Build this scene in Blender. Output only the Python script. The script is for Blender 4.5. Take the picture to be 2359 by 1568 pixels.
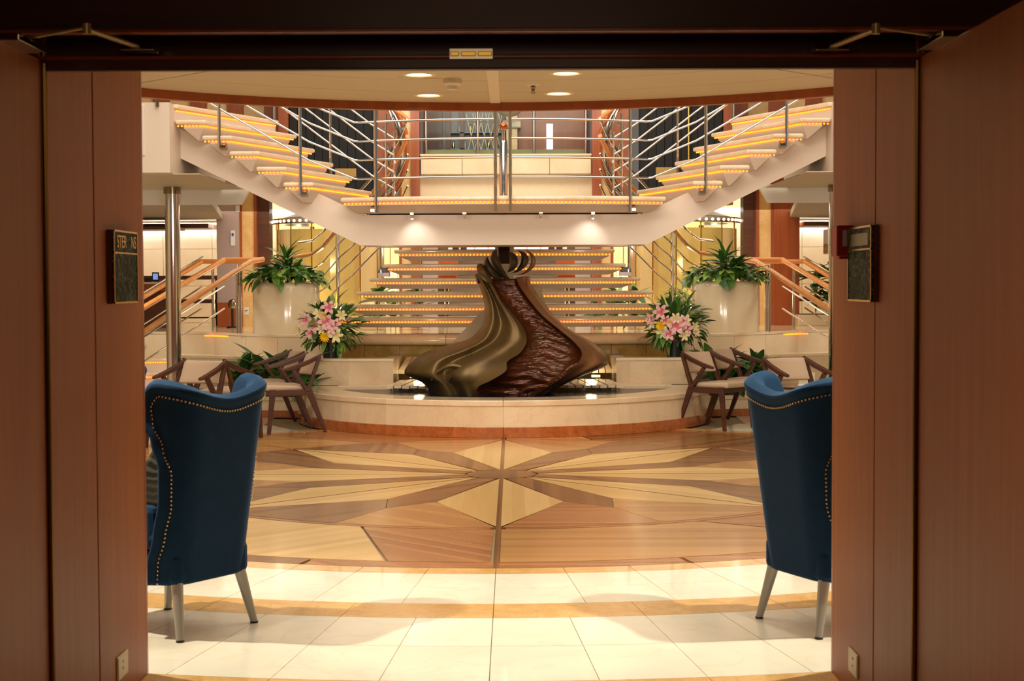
import bpy, math, random
from mathutils import Vector, Matrix
R = math.radians
S = bpy.context.scene
for o in list(bpy.data.objects):
    bpy.data.objects.remove(o, do_unlink=True)
col = S.collection

# ---------------------------------------------------------------- camera, world, exposure
CAM = Vector((0.095, 0.0, 1.5))
F = 3600.0
CM = Matrix.Rotation(0.0008, 3, 'Z') @ Matrix.Rotation(R(90 - 2.13), 3, 'X') @ Matrix.Rotation(R(-0.2), 3, 'Z')
cd = bpy.data.cameras.new('camera'); cam = bpy.data.objects.new('camera', cd); col.objects.link(cam)
cam.matrix_world = Matrix.Translation(CAM) @ CM.to_4x4()
cd.sensor_width = 36.0; cd.lens = 36.0 * F / 2359.0
cd.clip_start = 0.05; cd.clip_end = 200
cd.dof.use_dof = True; cd.dof.focus_distance = 15.5; cd.dof.aperture_fstop = 9.0
S.camera = cam

def at(x, y, Y):
    """the world point seen at (x, y) of the photograph at distance Y down the room"""
    d = CM @ Vector(((x - 1179.5) / F, -(y - 784.0) / F, -1.0))
    return CAM + d * (Y / d.y)

W = bpy.data.worlds.new('world'); S.world = W; W.use_nodes = True
W.node_tree.nodes['Background'].inputs[0].default_value = (1.0, 0.86, 0.70, 1)
W.node_tree.nodes['Background'].inputs[1].default_value = 0.17
S.view_settings.view_transform = 'Standard'; S.view_settings.look = 'None'
S.view_settings.exposure = -0.12; S.view_settings.gamma = 1.0
S.view_settings.use_curve_mapping = False

def area(name, loc, target, sx, sy, power, color=(1, .86, .68), spread=180):
    l = bpy.data.lights.new(name, 'AREA'); l.shape = 'RECTANGLE'; l.size = sx; l.size_y = sy
    l.energy = power; l.color = color; l.spread = R(spread)
    o = bpy.data.objects.new(name, l); col.objects.link(o); o.location = loc
    o.rotation_euler = (Vector(target) - Vector(loc)).to_track_quat('-Z', 'Y').to_euler(); return o
def spot(name, loc, target, power, angle=60, blend=.4, radius=.03, color=(1, .86, .66)):
    l = bpy.data.lights.new(name, 'SPOT'); l.energy = power; l.spot_size = R(angle); l.spot_blend = blend
    l.shadow_soft_size = radius; l.color = color
    o = bpy.data.objects.new(name, l); col.objects.link(o); o.location = loc
    o.rotation_euler = (Vector(target) - Vector(loc)).to_track_quat('-Z', 'Y').to_euler(); return o
def point(name, loc, power, radius=.05, color=(1, .8, .55)):
    l = bpy.data.lights.new(name, 'POINT'); l.energy = power; l.shadow_soft_size = radius; l.color = color
    o = bpy.data.objects.new(name, l); col.objects.link(o); o.location = loc; return o

area('atrium_light', (0, 13.5, 6.8), (0, 13.5, 0), 9, 9, 640, (1, .87, .70))
area('atrium_front_light', (0, 9.0, 5.6), (0, 17, 1.2), 6, 1.5, 260, (1, .86, .70))
area('rear_deck_light', (0, 22.0, 2.55), (0, 22.0, 0), 9, 3, 110, (1, .84, .62))
for s in (-1, 1):
    spot('downlight_inner', (s * 1.17, 6.52, 2.46), (s * .95, 6.7, 0), 60, 90, .4, .028, (1, .90, .70))
    spot('downlight_outer', (s * 2.13, 6.45, 2.46), (s * 1.45, 6.75, 0), 350, 74, .25, .028, (1, .90, .70))
    for x in (.8, 1.9):
        spot('stair_fill', (s * x, 8.95 - .3 * x, 2.42), (s * x * .9, 17, 1.3), 210, 62, .5, .3, (1, .88, .74))  # added fill spots without fixtures, brightening the stair and fountain fronts
    spot('under_landing_fill', (s * 1.2, 15.95, 1.84), (s * .9, 18.2, 1.25), 16, 120, .8, .1, (1, .88, .72))  # added fill for the treads shaded by the landing; no fixture here
    area('reception_light', (s * 5.6, 23.2, 2.45), (s * 5.2, 25.4, 1.2), 3.4, .3, 260, (1, .93, .82))
    point('cascade_light', (s * 1.0, 18.15, .52), 3, .06, (1, .85, .5))
    spot('side_stair_fill', (s * 4.6, 18.9, 2.4), (s * 4.5, 19.6, 0), 170, 120, .6, .3, (1, .92, .80))  # added spot to lighten the dark side stair, not a real fixture
area('gallery_fill', (0, 19.6, 5.4), (0, 22.4, 3.2), 4, 1, 130, (1, .88, .72))  # added to brighten the gallery front; no such lamp hangs there
area('door_leaf_fill', (0, 3.0, 2.7), (0, 3.3, 0), 1.6, 1.4, 22, (1, .76, .5), 110)  # added to brighten the door leaves in place of floor bounce
area('hall_fill_light', (0, 1.0, 2.6), (0, 3.6, 0.4), 1.5, 1.0, 9, (1, .74, .48))

# ---------------------------------------------------------------- materials
def lin(c):
    return tuple((v / 255 / 12.92 if v / 255 <= .04045 else ((v / 255 + .055) / 1.055) ** 2.4) for v in c) + (1,)
MATS = {}
def base(name):
    m = bpy.data.materials.new(name); m.use_nodes = True
    return m, m.node_tree, m.node_tree.nodes['Principled BSDF']
def plain(name, c, rough=.5, metal=0.0, coat=0.0, sheen=0.0, bump=0.0, bscale=200, spec=.5, emit=None, var=0.0, vscale=6):
    m, t, p = base(name); c = lin(c)
    p.inputs['Base Color'].default_value = c; p.inputs['Roughness'].default_value = rough
    p.inputs['Metallic'].default_value = metal; p.inputs['Coat Weight'].default_value = coat
    p.inputs['Coat Roughness'].default_value = .08
    p.inputs['Specular IOR Level'].default_value = spec
    if sheen:
        p.inputs['Sheen Weight'].default_value = sheen; p.inputs['Sheen Roughness'].default_value = .35
        p.inputs['Sheen Tint'].default_value = (min(1, c[0] * 4 + .15), min(1, c[1] * 4 + .2), min(1, c[2] * 4 + .3), 1)
    N = t.nodes; L = t.links
    if bump or var:
        tc = N.new('ShaderNodeTexCoord')
    if bump:
        n = N.new('ShaderNodeTexNoise'); n.inputs['Scale'].default_value = bscale; L.new(tc.outputs['Object'], n.inputs['Vector'])
        b = N.new('ShaderNodeBump'); b.inputs['Strength'].default_value = bump; b.inputs['Distance'].default_value = .004
        L.new(n.outputs[0], b.inputs['Height']); L.new(b.outputs[0], p.inputs['Normal'])
    if var:
        n = N.new('ShaderNodeTexNoise'); n.inputs['Scale'].default_value = vscale; n.inputs['Detail'].default_value = 4
        L.new(tc.outputs['Object'], n.inputs['Vector'])
        mx = N.new('ShaderNodeMix'); mx.data_type = 'RGBA'
        mx.inputs[6].default_value = tuple(v * (1 - var) for v in c[:3]) + (1,)
        mx.inputs[7].default_value = tuple(min(1, v * (1 + var)) for v in c[:3]) + (1,)
        L.new(n.outputs[0], mx.inputs[0]); L.new(mx.outputs[2], p.inputs['Base Color'])
    if emit:
        p.inputs['Emission Color'].default_value = lin(emit[0]); p.inputs['Emission Strength'].default_value = emit[1]
    MATS[name] = m; return m
def marble(name, c1, c2, vein, scale=2.0, rough=.18, coat=.3, vw=.5):
    m, t, p = base(name); N = t.nodes; L = t.links
    tc = N.new('ShaderNodeTexCoord'); info = N.new('ShaderNodeObjectInfo')
    off = N.new('ShaderNodeVectorMath'); off.operation = 'MULTIPLY_ADD'
    off.inputs[0].default_value = (0, 0, 0)
    L.new(info.outputs['Random'], off.inputs[0]); off.inputs[1].default_value = (17, 31, 13); L.new(tc.outputs['Object'], off.inputs[2])
    n = N.new('ShaderNodeTexNoise'); n.inputs['Scale'].default_value = scale; n.inputs['Detail'].default_value = 7; n.inputs['Distortion'].default_value = 1.2
    L.new(off.outputs[0], n.inputs['Vector'])
    r = N.new('ShaderNodeValToRGB'); r.color_ramp.elements[0].position = .3; r.color_ramp.elements[1].position = .72
    r.color_ramp.elements[0].color = lin(c1); r.color_ramp.elements[1].color = lin(c2); L.new(n.outputs[0], r.inputs[0])
    n2 = N.new('ShaderNodeTexNoise'); n2.inputs['Scale'].default_value = scale * 1.3; n2.inputs['Detail'].default_value = 5; n2.inputs['Distortion'].default_value = 2.5
    L.new(off.outputs[0], n2.inputs['Vector'])
    r2 = N.new('ShaderNodeValToRGB'); e = r2.color_ramp.elements
    e[0].position = .47; e[0].color = (0, 0, 0, 1); e[1].position = .5; e[1].color = (vw, vw, vw, 1)
    k = e.new(.53); k.color = (0, 0, 0, 1); L.new(n2.outputs[0], r2.inputs[0])
    mx = N.new('ShaderNodeMix'); mx.data_type = 'RGBA'; mx.inputs[7].default_value = lin(vein)
    L.new(r2.outputs[0], mx.inputs[0]); L.new(r.outputs[0], mx.inputs[6]); L.new(mx.outputs[2], p.inputs['Base Color'])
    p.inputs['Roughness'].default_value = rough; p.inputs['Coat Weight'].default_value = coat; p.inputs['Coat Roughness'].default_value = .05
    MATS[name] = m; return m
def wood(name, c1, c2, axis='X', plank=.07, rough=.3, coat=.2, pvar=.5, stretch=.06, gscale=14, rnd=.0):
    """grain runs along axis; plank = strip width across it (0: veneer)"""
    m, t, p = base(name); N = t.nodes; L = t.links
    tc = N.new('ShaderNodeTexCoord'); mp = N.new('ShaderNodeMapping')
    sc = {'X': (stretch, 1, 1), 'Y': (1, stretch, 1), 'Z': (1, 1, stretch)}[axis]
    mp.inputs['Scale'].default_value = sc; L.new(tc.outputs['Object'], mp.inputs['Vector'])
    n = N.new('ShaderNodeTexNoise'); n.inputs['Scale'].default_value = gscale; n.inputs['Detail'].default_value = 6; n.inputs['Distortion'].default_value = .6
    L.new(mp.outputs[0], n.inputs['Vector']); fac = n.outputs[0]
    if plank:
        sp = N.new('ShaderNodeSeparateXYZ'); L.new(tc.outputs['Object'], sp.inputs[0])
        d = N.new('ShaderNodeMath'); d.operation = 'DIVIDE'; L.new(sp.outputs[1 if axis == 'X' else 0], d.inputs[0]); d.inputs[1].default_value = plank
        fl = N.new('ShaderNodeMath'); fl.operation = 'FLOOR'; L.new(d.outputs[0], fl.inputs[0])
        w = N.new('ShaderNodeTexWhiteNoise'); w.noise_dimensions = '1D'; L.new(fl.outputs[0], w.inputs['W'])
        mm = N.new('ShaderNodeMix'); mm.inputs[0].default_value = pvar
        L.new(fac, mm.inputs[2]); L.new(w.outputs[0], mm.inputs[3]); fac = mm.outputs[0]
    r = N.new('ShaderNodeValToRGB'); r.color_ramp.elements[0].position = .25; r.color_ramp.elements[1].position = .75
    r.color_ramp.elements[0].color = lin(c1); r.color_ramp.elements[1].color = lin(c2)
    L.new(fac, r.inputs[0]); L.new(r.outputs[0], p.inputs['Base Color'])
    p.inputs['Roughness'].default_value = rough; p.inputs['Coat Weight'].default_value = coat; p.inputs['Coat Roughness'].default_value = .12
    MATS[name] = m; return m
def glow(name, c, strength):
    m, t, p = base(name); p.inputs['Base Color'].default_value = lin(c)
    p.inputs['Emission Color'].default_value = lin(c); p.inputs['Emission Strength'].default_value = strength
    MATS[name] = m; return m

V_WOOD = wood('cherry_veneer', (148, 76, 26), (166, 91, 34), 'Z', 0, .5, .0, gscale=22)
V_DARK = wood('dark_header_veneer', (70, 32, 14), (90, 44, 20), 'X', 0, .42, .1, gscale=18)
RED_WOOD = wood('red_cherry_wood', (140, 66, 30), (168, 86, 40), 'Z', 0, .35, .2)
RAIL_WOOD = wood('handrail_wood', (208, 128, 58), (232, 156, 82), 'X', 0, .3, .4)
CHAIR_WOOD = wood('walnut_chair_wood', (50, 23, 12), (80, 40, 20), 'X', 0, .45, .0)
FL = wood('maple_floor', (198, 160, 98), (216, 180, 120), 'Y', .085, .25, .22, .45)
FM = wood('cherry_floor', (166, 116, 64), (188, 140, 84), 'X', .085, .25, .22, .5)
FD = wood('walnut_floor', (104, 66, 34), (140, 94, 52), 'Y', .06, .25, .22, .55)
FR = wood('jatoba_floor', (146, 94, 52), (176, 120, 72), 'X', .05, .25, .22, .5)
TILE = marble('cream_marble_tile', (230, 224, 206), (242, 238, 222), (216, 202, 174), 1.2, .16, .4, .25)
YEL = marble('yellow_marble', (206, 158, 92), (226, 184, 120), (186, 132, 70), 5, .18, .4, .5)
ROSA = marble('rose_marble', (212, 184, 148), (226, 204, 168), (202, 160, 126), 1.6, .16, .4, .28)
CREAMM = marble('cream_marble', (222, 200, 164), (234, 216, 184), (212, 180, 142), 1.2, .16, .4, .14)
REDM = marble('red_brown_marble', (150, 78, 34), (182, 104, 52), (110, 54, 24), 7, .2, .4, .5)
PILLARM = marble('honey_marble', (222, 180, 118), (234, 200, 146), (206, 150, 90), 4, .2, .3, .4)
GOLDM = marble('wet_gold_marble', (150, 118, 54), (186, 150, 80), (110, 80, 34), 3, .14, .5, .4)
GREENM = marble('green_marble', (14, 34, 24), (34, 58, 44), (170, 180, 170), 9, .3, .0, .55)  # pale veins strengthened so they also suggest reflections on the plaques
_g = GREENM.node_tree.nodes['Principled BSDF']; _g.inputs['IOR'].default_value = 1.12; _g.inputs['Roughness'].default_value = .45
WHITE = plain('white_panel', (214, 198, 182), .45)
CEIL = plain('ceiling_cream', (198, 180, 148), .5)
STRIPC = plain('ceiling_strip_cream', (222, 206, 176), .5)
TREAD = marble('tread_marble', (222, 198, 166), (234, 214, 186), (200, 164, 130), 3, .22, .3, .3)
CARPET = plain('tread_carpet', (206, 160, 100), .9, bump=.4, bscale=300)
CHROME = plain('chrome', (214, 214, 216), .10, 1.0)
CHROMED = plain('dark_chrome', (150, 140, 120), .12, 1.0)
BRASS = plain('brass', (206, 168, 84), .22, 1.0)
CLOSER = plain('closer_brass', (206, 184, 128), .35, .4)
BRASSD = plain('aged_brass', (140, 106, 56), .3, 1.0)
STEEL = plain('brushed_metal', (172, 170, 162), .4, .55)
COPPER = plain('copper', (200, 110, 60), .2, 1.0)
BLACKP = plain('black_curtain', (16, 15, 17), .7, var=.4, vscale=30)
BLACK = plain('black_pot', (22, 26, 26), .35)
GREYP = plain('lilac_grey_panel', (176, 156, 156), .5)
LED = glow('amber_led', (255, 142, 32), 2.6)
LAMP = glow('lamp_glass', (255, 240, 196), 6.0)
LAMPU = glow('underwater_glow', (255, 232, 170), 1.6)
LAMPW = glow('cool_lamp', (255, 250, 240), 9.0)
COVE = glow('cove_light', (255, 244, 222), 3.2)
VELVET = plain('teal_velvet', (6, 40, 68), .85, sheen=.65, bump=.25, bscale=260, spec=.2, var=.3, vscale=14)
BEIGE = plain('beige_upholstery', (186, 160, 134), .75, bump=.3, bscale=400)
BLUEW = plain('pool_water', (10, 34, 52), .12, spec=.15, bump=.3, bscale=18)
BLUEW.node_tree.nodes['Principled BSDF'].inputs['IOR'].default_value = 1.16
DARKT = plain('dark_table', (40, 26, 20), .25, coat=.4)
REDPL = plain('red_plastic', (176, 24, 14), .4)
PLATE = plain('cream_plate', (214, 198, 150), .4)
SOIL = plain('soil', (40, 28, 18), .95)
LEAF = plain('leaf_green', (82, 126, 50), .35, var=.5, vscale=9, coat=.15)
LEAFD = plain('leaf_dark', (54, 94, 42), .35, var=.5, vscale=9, coat=.15)
LEAFL = plain('leaf_light', (132, 164, 70), .4, var=.35, vscale=9)
LILYP = plain('pink_petal', (240, 186, 184), .55, var=.25, vscale=25)
LILYC = plain('lily_throat', (214, 108, 124), .55)
LILYW = plain('cream_petal', (240, 222, 178), .55)
MUM = plain('yellow_petal', (248, 204, 20), .6)
MAG = plain('magenta_petal', (150, 30, 90), .6)
GOLDG = plain('gold_glass', (204, 178, 106), .08, coat=.6, metal=.3, var=.25, vscale=3)
GOLDG2 = plain('gold_glass_pale', (232, 212, 158), .12, coat=.6, metal=.25)
SCREEN = glow('screen_blue', (120, 150, 220), .9)
WHITEP = plain('white_notice', (226, 230, 240), .5)
BLUEP = plain('blue_pictogram', (70, 80, 170), .5)
DWALNUT = wood('dark_walnut', (74, 36, 18), (98, 52, 28), 'X', 0, .4, .2)
def glassmat():
    m, t, p = base('clear_glass'); p.inputs['Base Color'].default_value = (.86, .93, .9, 1)
    p.inputs['Roughness'].default_value = .02; p.inputs['Transmission Weight'].default_value = 1.0; p.inputs['IOR'].default_value = 1.1
    return m
GLASS = glassmat()
def bronze(name, c1, c2, c3, rough, metal=.75, bumpd=0):
    m, t, p = base(name); N = t.nodes; L = t.links
    tc = N.new('ShaderNodeTexCoord')
    n = N.new('ShaderNodeTexNoise'); n.inputs['Scale'].default_value = 3.2; n.inputs['Detail'].default_value = 6; L.new(tc.outputs['Object'], n.inputs['Vector'])
    r = N.new('ShaderNodeValToRGB'); e = r.color_ramp.elements; e[0].position = .3; e[0].color = lin(c1); e[1].position = .7; e[1].color = lin(c3)
    k = e.new(.5); k.color = lin(c2); L.new(n.outputs[0], r.inputs[0]); L.new(r.outputs[0], p.inputs['Base Color'])
    p.inputs['Metallic'].default_value = metal; p.inputs['Roughness'].default_value = rough
    if bumpd:
        mp = N.new('ShaderNodeMapping'); mp.inputs['Scale'].default_value = (2.0, 2.0, 9.0); L.new(tc.outputs['Object'], mp.inputs['Vector'])
        w = N.new('ShaderNodeTexNoise'); w.inputs['Scale'].default_value = 4; w.inputs['Distortion'].default_value = .8; L.new(mp.outputs[0], w.inputs['Vector'])
        b = N.new('ShaderNodeBump'); b.inputs['Strength'].default_value = .7; b.inputs['Distance'].default_value = bumpd
        L.new(w.outputs[0], b.inputs['Height']); L.new(b.outputs[0], p.inputs['Normal'])
    return m
BRONZE = bronze('olive_bronze', (86, 64, 34), (112, 90, 50), (104, 86, 64), .4, .45)
BRONZER = bronze('red_wet_bronze', (66, 31, 14), (90, 46, 22), (80, 52, 28), .18, .3, .03)
BRONZEM = bronze('mixed_bronze', (120, 70, 40), (130, 94, 58), (110, 84, 56), .38, .45)
BRONZED = bronze('dark_bronze', (58, 54, 48), (84, 78, 68), (104, 90, 66), .36)

# ---------------------------------------------------------------- mesh helpers
OFF = {}
def offs(p): return OFF.get(p.name, Vector((0, 0, 0))) if p else Vector((0, 0, 0))
def new_obj(name, mesh, parent=None):
    o = bpy.data.objects.new(name, mesh); col.objects.link(o)
    if parent: o.parent = parent
    return o
def empty(name, loc=(0, 0, 0)):
    o = bpy.data.objects.new(name, None); col.objects.link(o); o.location = loc
    o.empty_display_size = .1; OFF[o.name] = Vector(loc); return o
def tag(o, label=None, cat=None, group=None, kind=None):
    if label: o['label'] = label
    if cat: o['category'] = cat
    if group: o['group'] = group
    if kind: o['kind'] = kind
    return o
def thing(name, label, cat, loc=(0, 0, 0), group=None, kind=None):
    return tag(empty(name, loc), label, cat, group, kind)

class MB:
    def __init__(s): s.v = []; s.f = []; s.mi = []; s.cur = 0
    def add(s, vs, fs):
        k = len(s.v); s.v += [tuple(v) for v in vs]; s.f += [tuple(i + k for i in f) for f in fs]; s.mi += [s.cur] * len(fs); return s
    def box(s, x0, x1, y0, y1, z0, z1):
        x0, x1 = min(x0, x1), max(x0, x1); y0, y1 = min(y0, y1), max(y0, y1); z0, z1 = min(z0, z1), max(z0, z1)
        return s.add([(x0, y0, z0), (x1, y0, z0), (x1, y1, z0), (x0, y1, z0), (x0, y0, z1), (x1, y0, z1), (x1, y1, z1), (x0, y1, z1)],
              [(0, 3, 2, 1), (4, 5, 6, 7), (0, 1, 5, 4), (1, 2, 6, 5), (2, 3, 7, 6), (3, 0, 4, 7)])
    def loft(s, rings, cap=True):
        """rings: equal-length closed loops (counter-clockwise seen from the end they grow to)"""
        n = len(rings[0]); vs = [p for r in rings for p in r]; fs = []
        for i in range(len(rings) - 1):
            for j in range(n):
                fs.append((i * n + j, i * n + (j + 1) % n, (i + 1) * n + (j + 1) % n, (i + 1) * n + j))
        if cap:
            fs.append(tuple(reversed(range(n)))); fs.append(tuple((len(rings) - 1) * n + j for j in range(n)))
        return s.add(vs, fs)
    def prism(s, poly, z0, z1):
        a = sum(poly[i][0] * poly[(i + 1) % len(poly)][1] - poly[(i + 1) % len(poly)][0] * poly[i][1] for i in range(len(poly)))
        if a < 0: poly = poly[::-1]
        return s.loft([[(p[0], p[1], z0) for p in poly], [(p[0], p[1], z1) for p in poly]])
    def prism_y(s, poly, y0, y1):
        """polygon of (x, z) pushed along Y"""
        return s.loft([[(p[0], y0, p[1]) for p in poly], [(p[0], y1, p[1]) for p in poly]])
    def prism_x(s, poly, x0, x1):
        return s.loft([[(x0, p[0], p[1]) for p in poly], [(x1, p[0], p[1]) for p in poly]])
    def tube(s, pts, r, n=8, cap=True):
        pts = [Vector(p) for p in pts]; rs = r if isinstance(r, (list, tuple)) else [r] * len(pts)
        rings = []; up = None
        for i, p in enumerate(pts):
            d = (pts[min(i + 1, len(pts) - 1)] - pts[max(i - 1, 0)]).normalized()
            if up is None:
                up = Vector((0, 0, 1)) if abs(d.z) < .9 else Vector((1, 0, 0))
            a = d.cross(up).normalized(); b = a.cross(d).normalized(); up = b
            rings.append([p + (a * math.cos(2 * math.pi * j / n) + b * math.sin(2 * math.pi * j / n)) * rs[i] for j in range(n)])
        return s.loft(rings, cap)
    def bar(s, p, q, w, h, w2=None, h2=None, up=(0, 0, 1)):
        p = Vector(p); q = Vector(q); d = (q - p).normalized(); u = Vector(up)
        a = d.cross(u).normalized(); b = a.cross(d).normalized(); w2 = w2 or w; h2 = h2 or h
        def ring(c, w, h): return [c - a * w / 2 - b * h / 2, c + a * w / 2 - b * h / 2, c + a * w / 2 + b * h / 2, c - a * w / 2 + b * h / 2]
        return s.loft([ring(p, w, h), ring(q, w2, h2)])
    def lathe(s, prof, c=(0, 0, 0), n=32, a0=0, a1=360):
        c = Vector(c); full = abs(a1 - a0) >= 360; m = n if full else n + 1; vs = []; fs = []
        for (r, z) in prof:
            for j in range(m):
                a = R(a0 + (a1 - a0) * j / n); vs.append((c.x + r * math.cos(a), c.y + r * math.sin(a), c.z + z))
        for i in range(len(prof) - 1):
            for j in range(n):
                k = (j + 1) % m; fs.append((i * m + j, i * m + k, (i + 1) * m + k, (i + 1) * m + j))
        return s.add(vs, fs)
    def grid(s, rows):
        m = len(rows[0]); fs = [(i * m + j, i * m + j + 1, (i + 1) * m + j + 1, (i + 1) * m + j) for i in range(len(rows) - 1) for j in range(m - 1)]
        return s.add([p for r in rows for p in r], fs)
    def ball(s, c, r, n=8, m=5, sz=1.0):
        return s.lathe([(max(1e-5, r * math.sin(math.pi * i / m)), -r * sz * math.cos(math.pi * i / m)) for i in range(m + 1)], c, n)
    def mesh(s, name, mat, off=Vector((0, 0, 0)), smooth=False):
        me = bpy.data.meshes.new(name); me.from_pydata([tuple(Vector(v) - off) for v in s.v], [], s.f)
        for m in (mat if isinstance(mat, (list, tuple)) else [mat]): me.materials.append(m)
        if any(s.mi): me.polygons.foreach_set('material_index', s.mi)
        if smooth: me.polygons.foreach_set('use_smooth', [True] * len(s.f))
        me.update(); return me
    def build(s, name, mat, parent=None, smooth=False, bevel=0, fix=True):
        off = offs(parent); me = s.mesh(name, mat, off, smooth)
        if fix:
            import bmesh
            b = bmesh.new(); b.from_mesh(me); bmesh.ops.recalc_face_normals(b, faces=b.faces); b.to_mesh(me); b.free()
        o = new_obj(name, me, parent); OFF[o.name] = off
        if bevel:
            bv = o.modifiers.new('bevel', 'BEVEL'); bv.width = bevel; bv.segments = 2; bv.limit_method = 'ANGLE'; bv.angle_limit = R(40)
        if smooth:
            try: me.set_sharp_from_angle(angle=R(40))
            except Exception: pass
        return o
def inst(name, mesh, parent, loc, rot=None, scale=(1, 1, 1)):
    """one more object that shares a mesh; loc in the world frame of an unrotated parent"""
    o = new_obj(name, mesh, parent); o.location = Vector(loc) - offs(parent)
    if rot is not None: o.rotation_euler = rot
    o.scale = scale; return o
def dup(root, loc, rotz, label=None, group=None):
    def cp(o, par):
        c = o.copy(); col.objects.link(c)
        if par: c.parent = par
        for ch in [x for x in KIDS.get(o.name, [])]: cp(ch, c)
        return c
    KIDS = {}
    for o in col.objects:
        if o.parent: KIDS.setdefault(o.parent.name, []).append(o)
    r = cp(root, None); r.location = loc; r.rotation_euler = (0, 0, rotz)
    if label: r['label'] = label
    if group: r['group'] = group
    return r
def struct(name, label, mb, mat, smooth=False, bevel=0, parent=None):
    o = mb.build(name, mat, parent, smooth, bevel)
    if not parent: tag(o, label, None, None, 'structure')
    return o
def pol(r, a): return (r * math.sin(R(a)), -r * math.cos(R(a)))     # angle measured from the side towards the door
def arc(r, a0, a1, n): return [pol(r, a0 + (a1 - a0) * i / n) for i in range(n + 1)]
# ---------------------------------------------------------------- hall behind the door (keeps the light out)
H = 2.75
struct('wall_hall_left', 'dim hall wall on the left behind the open door', MB().box(-2.3, -2.2, -2.5, 4.7, 0, H), V_WOOD)
struct('wall_hall_right', 'dim hall wall on the right behind the open door', MB().box(2.2, 2.3, -2.5, 4.7, 0, H), V_WOOD)
struct('wall_hall_back', 'hall end wall behind the viewer', MB().box(-2.3, 2.3, -2.6, -2.5, 0, H), V_WOOD)
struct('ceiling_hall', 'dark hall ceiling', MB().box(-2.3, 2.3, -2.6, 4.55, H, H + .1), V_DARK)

# ---------------------------------------------------------------- floor
MC = Vector((0, 12.2, 0))            # centre of the wooden rosette
fl = MB().box(-8, 8, 5.6, 21.5, -.12, -.014).build('floor', plain('grout', (150, 130, 96), .8)); tag(fl, 'pale marble and inlaid wood atrium floor with a rosette', None, None, 'structure')
struct('floor_hall', 'hall floor in front of the doorway', MB().box(-2.3, 2.3, -2.6, 5.6, -.12, 0), FD)
MB().box(-1.315, 1.315, 5.53, 5.68, -.014, .004).build('threshold_strip', YEL, fl)
RB = 4.04
fo = empty('tmp'); 
def ring_tiles(name, r0, r1, n, phase, lo, hi, mat, gap=.0016):
    """one tile mesh, one object per tile"""
    w = 360.0 / n; g0 = math.degrees(gap / r0); 
    me = None
    for i in range(n):
        a = phase + i * w; aa = (a + 180) % 360 - 180
        if not (lo <= aa <= hi): continue
        if me is None:
            mb = MB(); pts = arc(r1 - gap, -w / 2 + g0, w / 2 - g0, 3) + arc(r0 + gap, w / 2 - g0, -w / 2 + g0, 3)
            mb.prism(pts, -.014, 0); me = mb.mesh(name, mat)
        o = inst(name, me, fl, MC, (0, 0, R(a)))
ring_tiles('yellow_border_tile', 4.04, 4.20, 72, 2.5, -180, 180, YEL)
ring_tiles('marble_tile', 4.20, 4.56, 72, 2.5, -150, 150, TILE)
ring_tiles('marble_tile', 4.56, 4.95, 72, 2.5, -150, 150, TILE)
ring_tiles('yellow_band_tile', 4.95, 5.26, 48, 3.75, -60, 60, YEL)
ring_tiles('marble_tile', 5.26, 5.80, 96, 1.875, -45, 45, TILE)
ring_tiles('marble_tile', 5.80, 6.37, 96, 1.875, -32, 32, TILE)
ring_tiles('yellow_band_tile', 6.37, 6.66, 48, 3.75, -26, 26, YEL)
mb = MB()
for s in (-1, 1):
    mb.prism([pol(4.95, 60.5 * s), pol(4.95, 90 * s), pol(4.95, 120 * s), pol(4.95, 149 * s), (2.7 * s, 8.9), (8 * s, 8.9), (8 * s, -2)], -.014, -.001)
    mb.prism([pol(5.26, 46 * s), pol(5.26, 60 * s), (8 * s, -2), (8 * s, -6.25), (5.0 * s, -6.25)], -.014, -.001)
o = mb.build('marble_field', TILE, fl); o.location = MC

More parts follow.
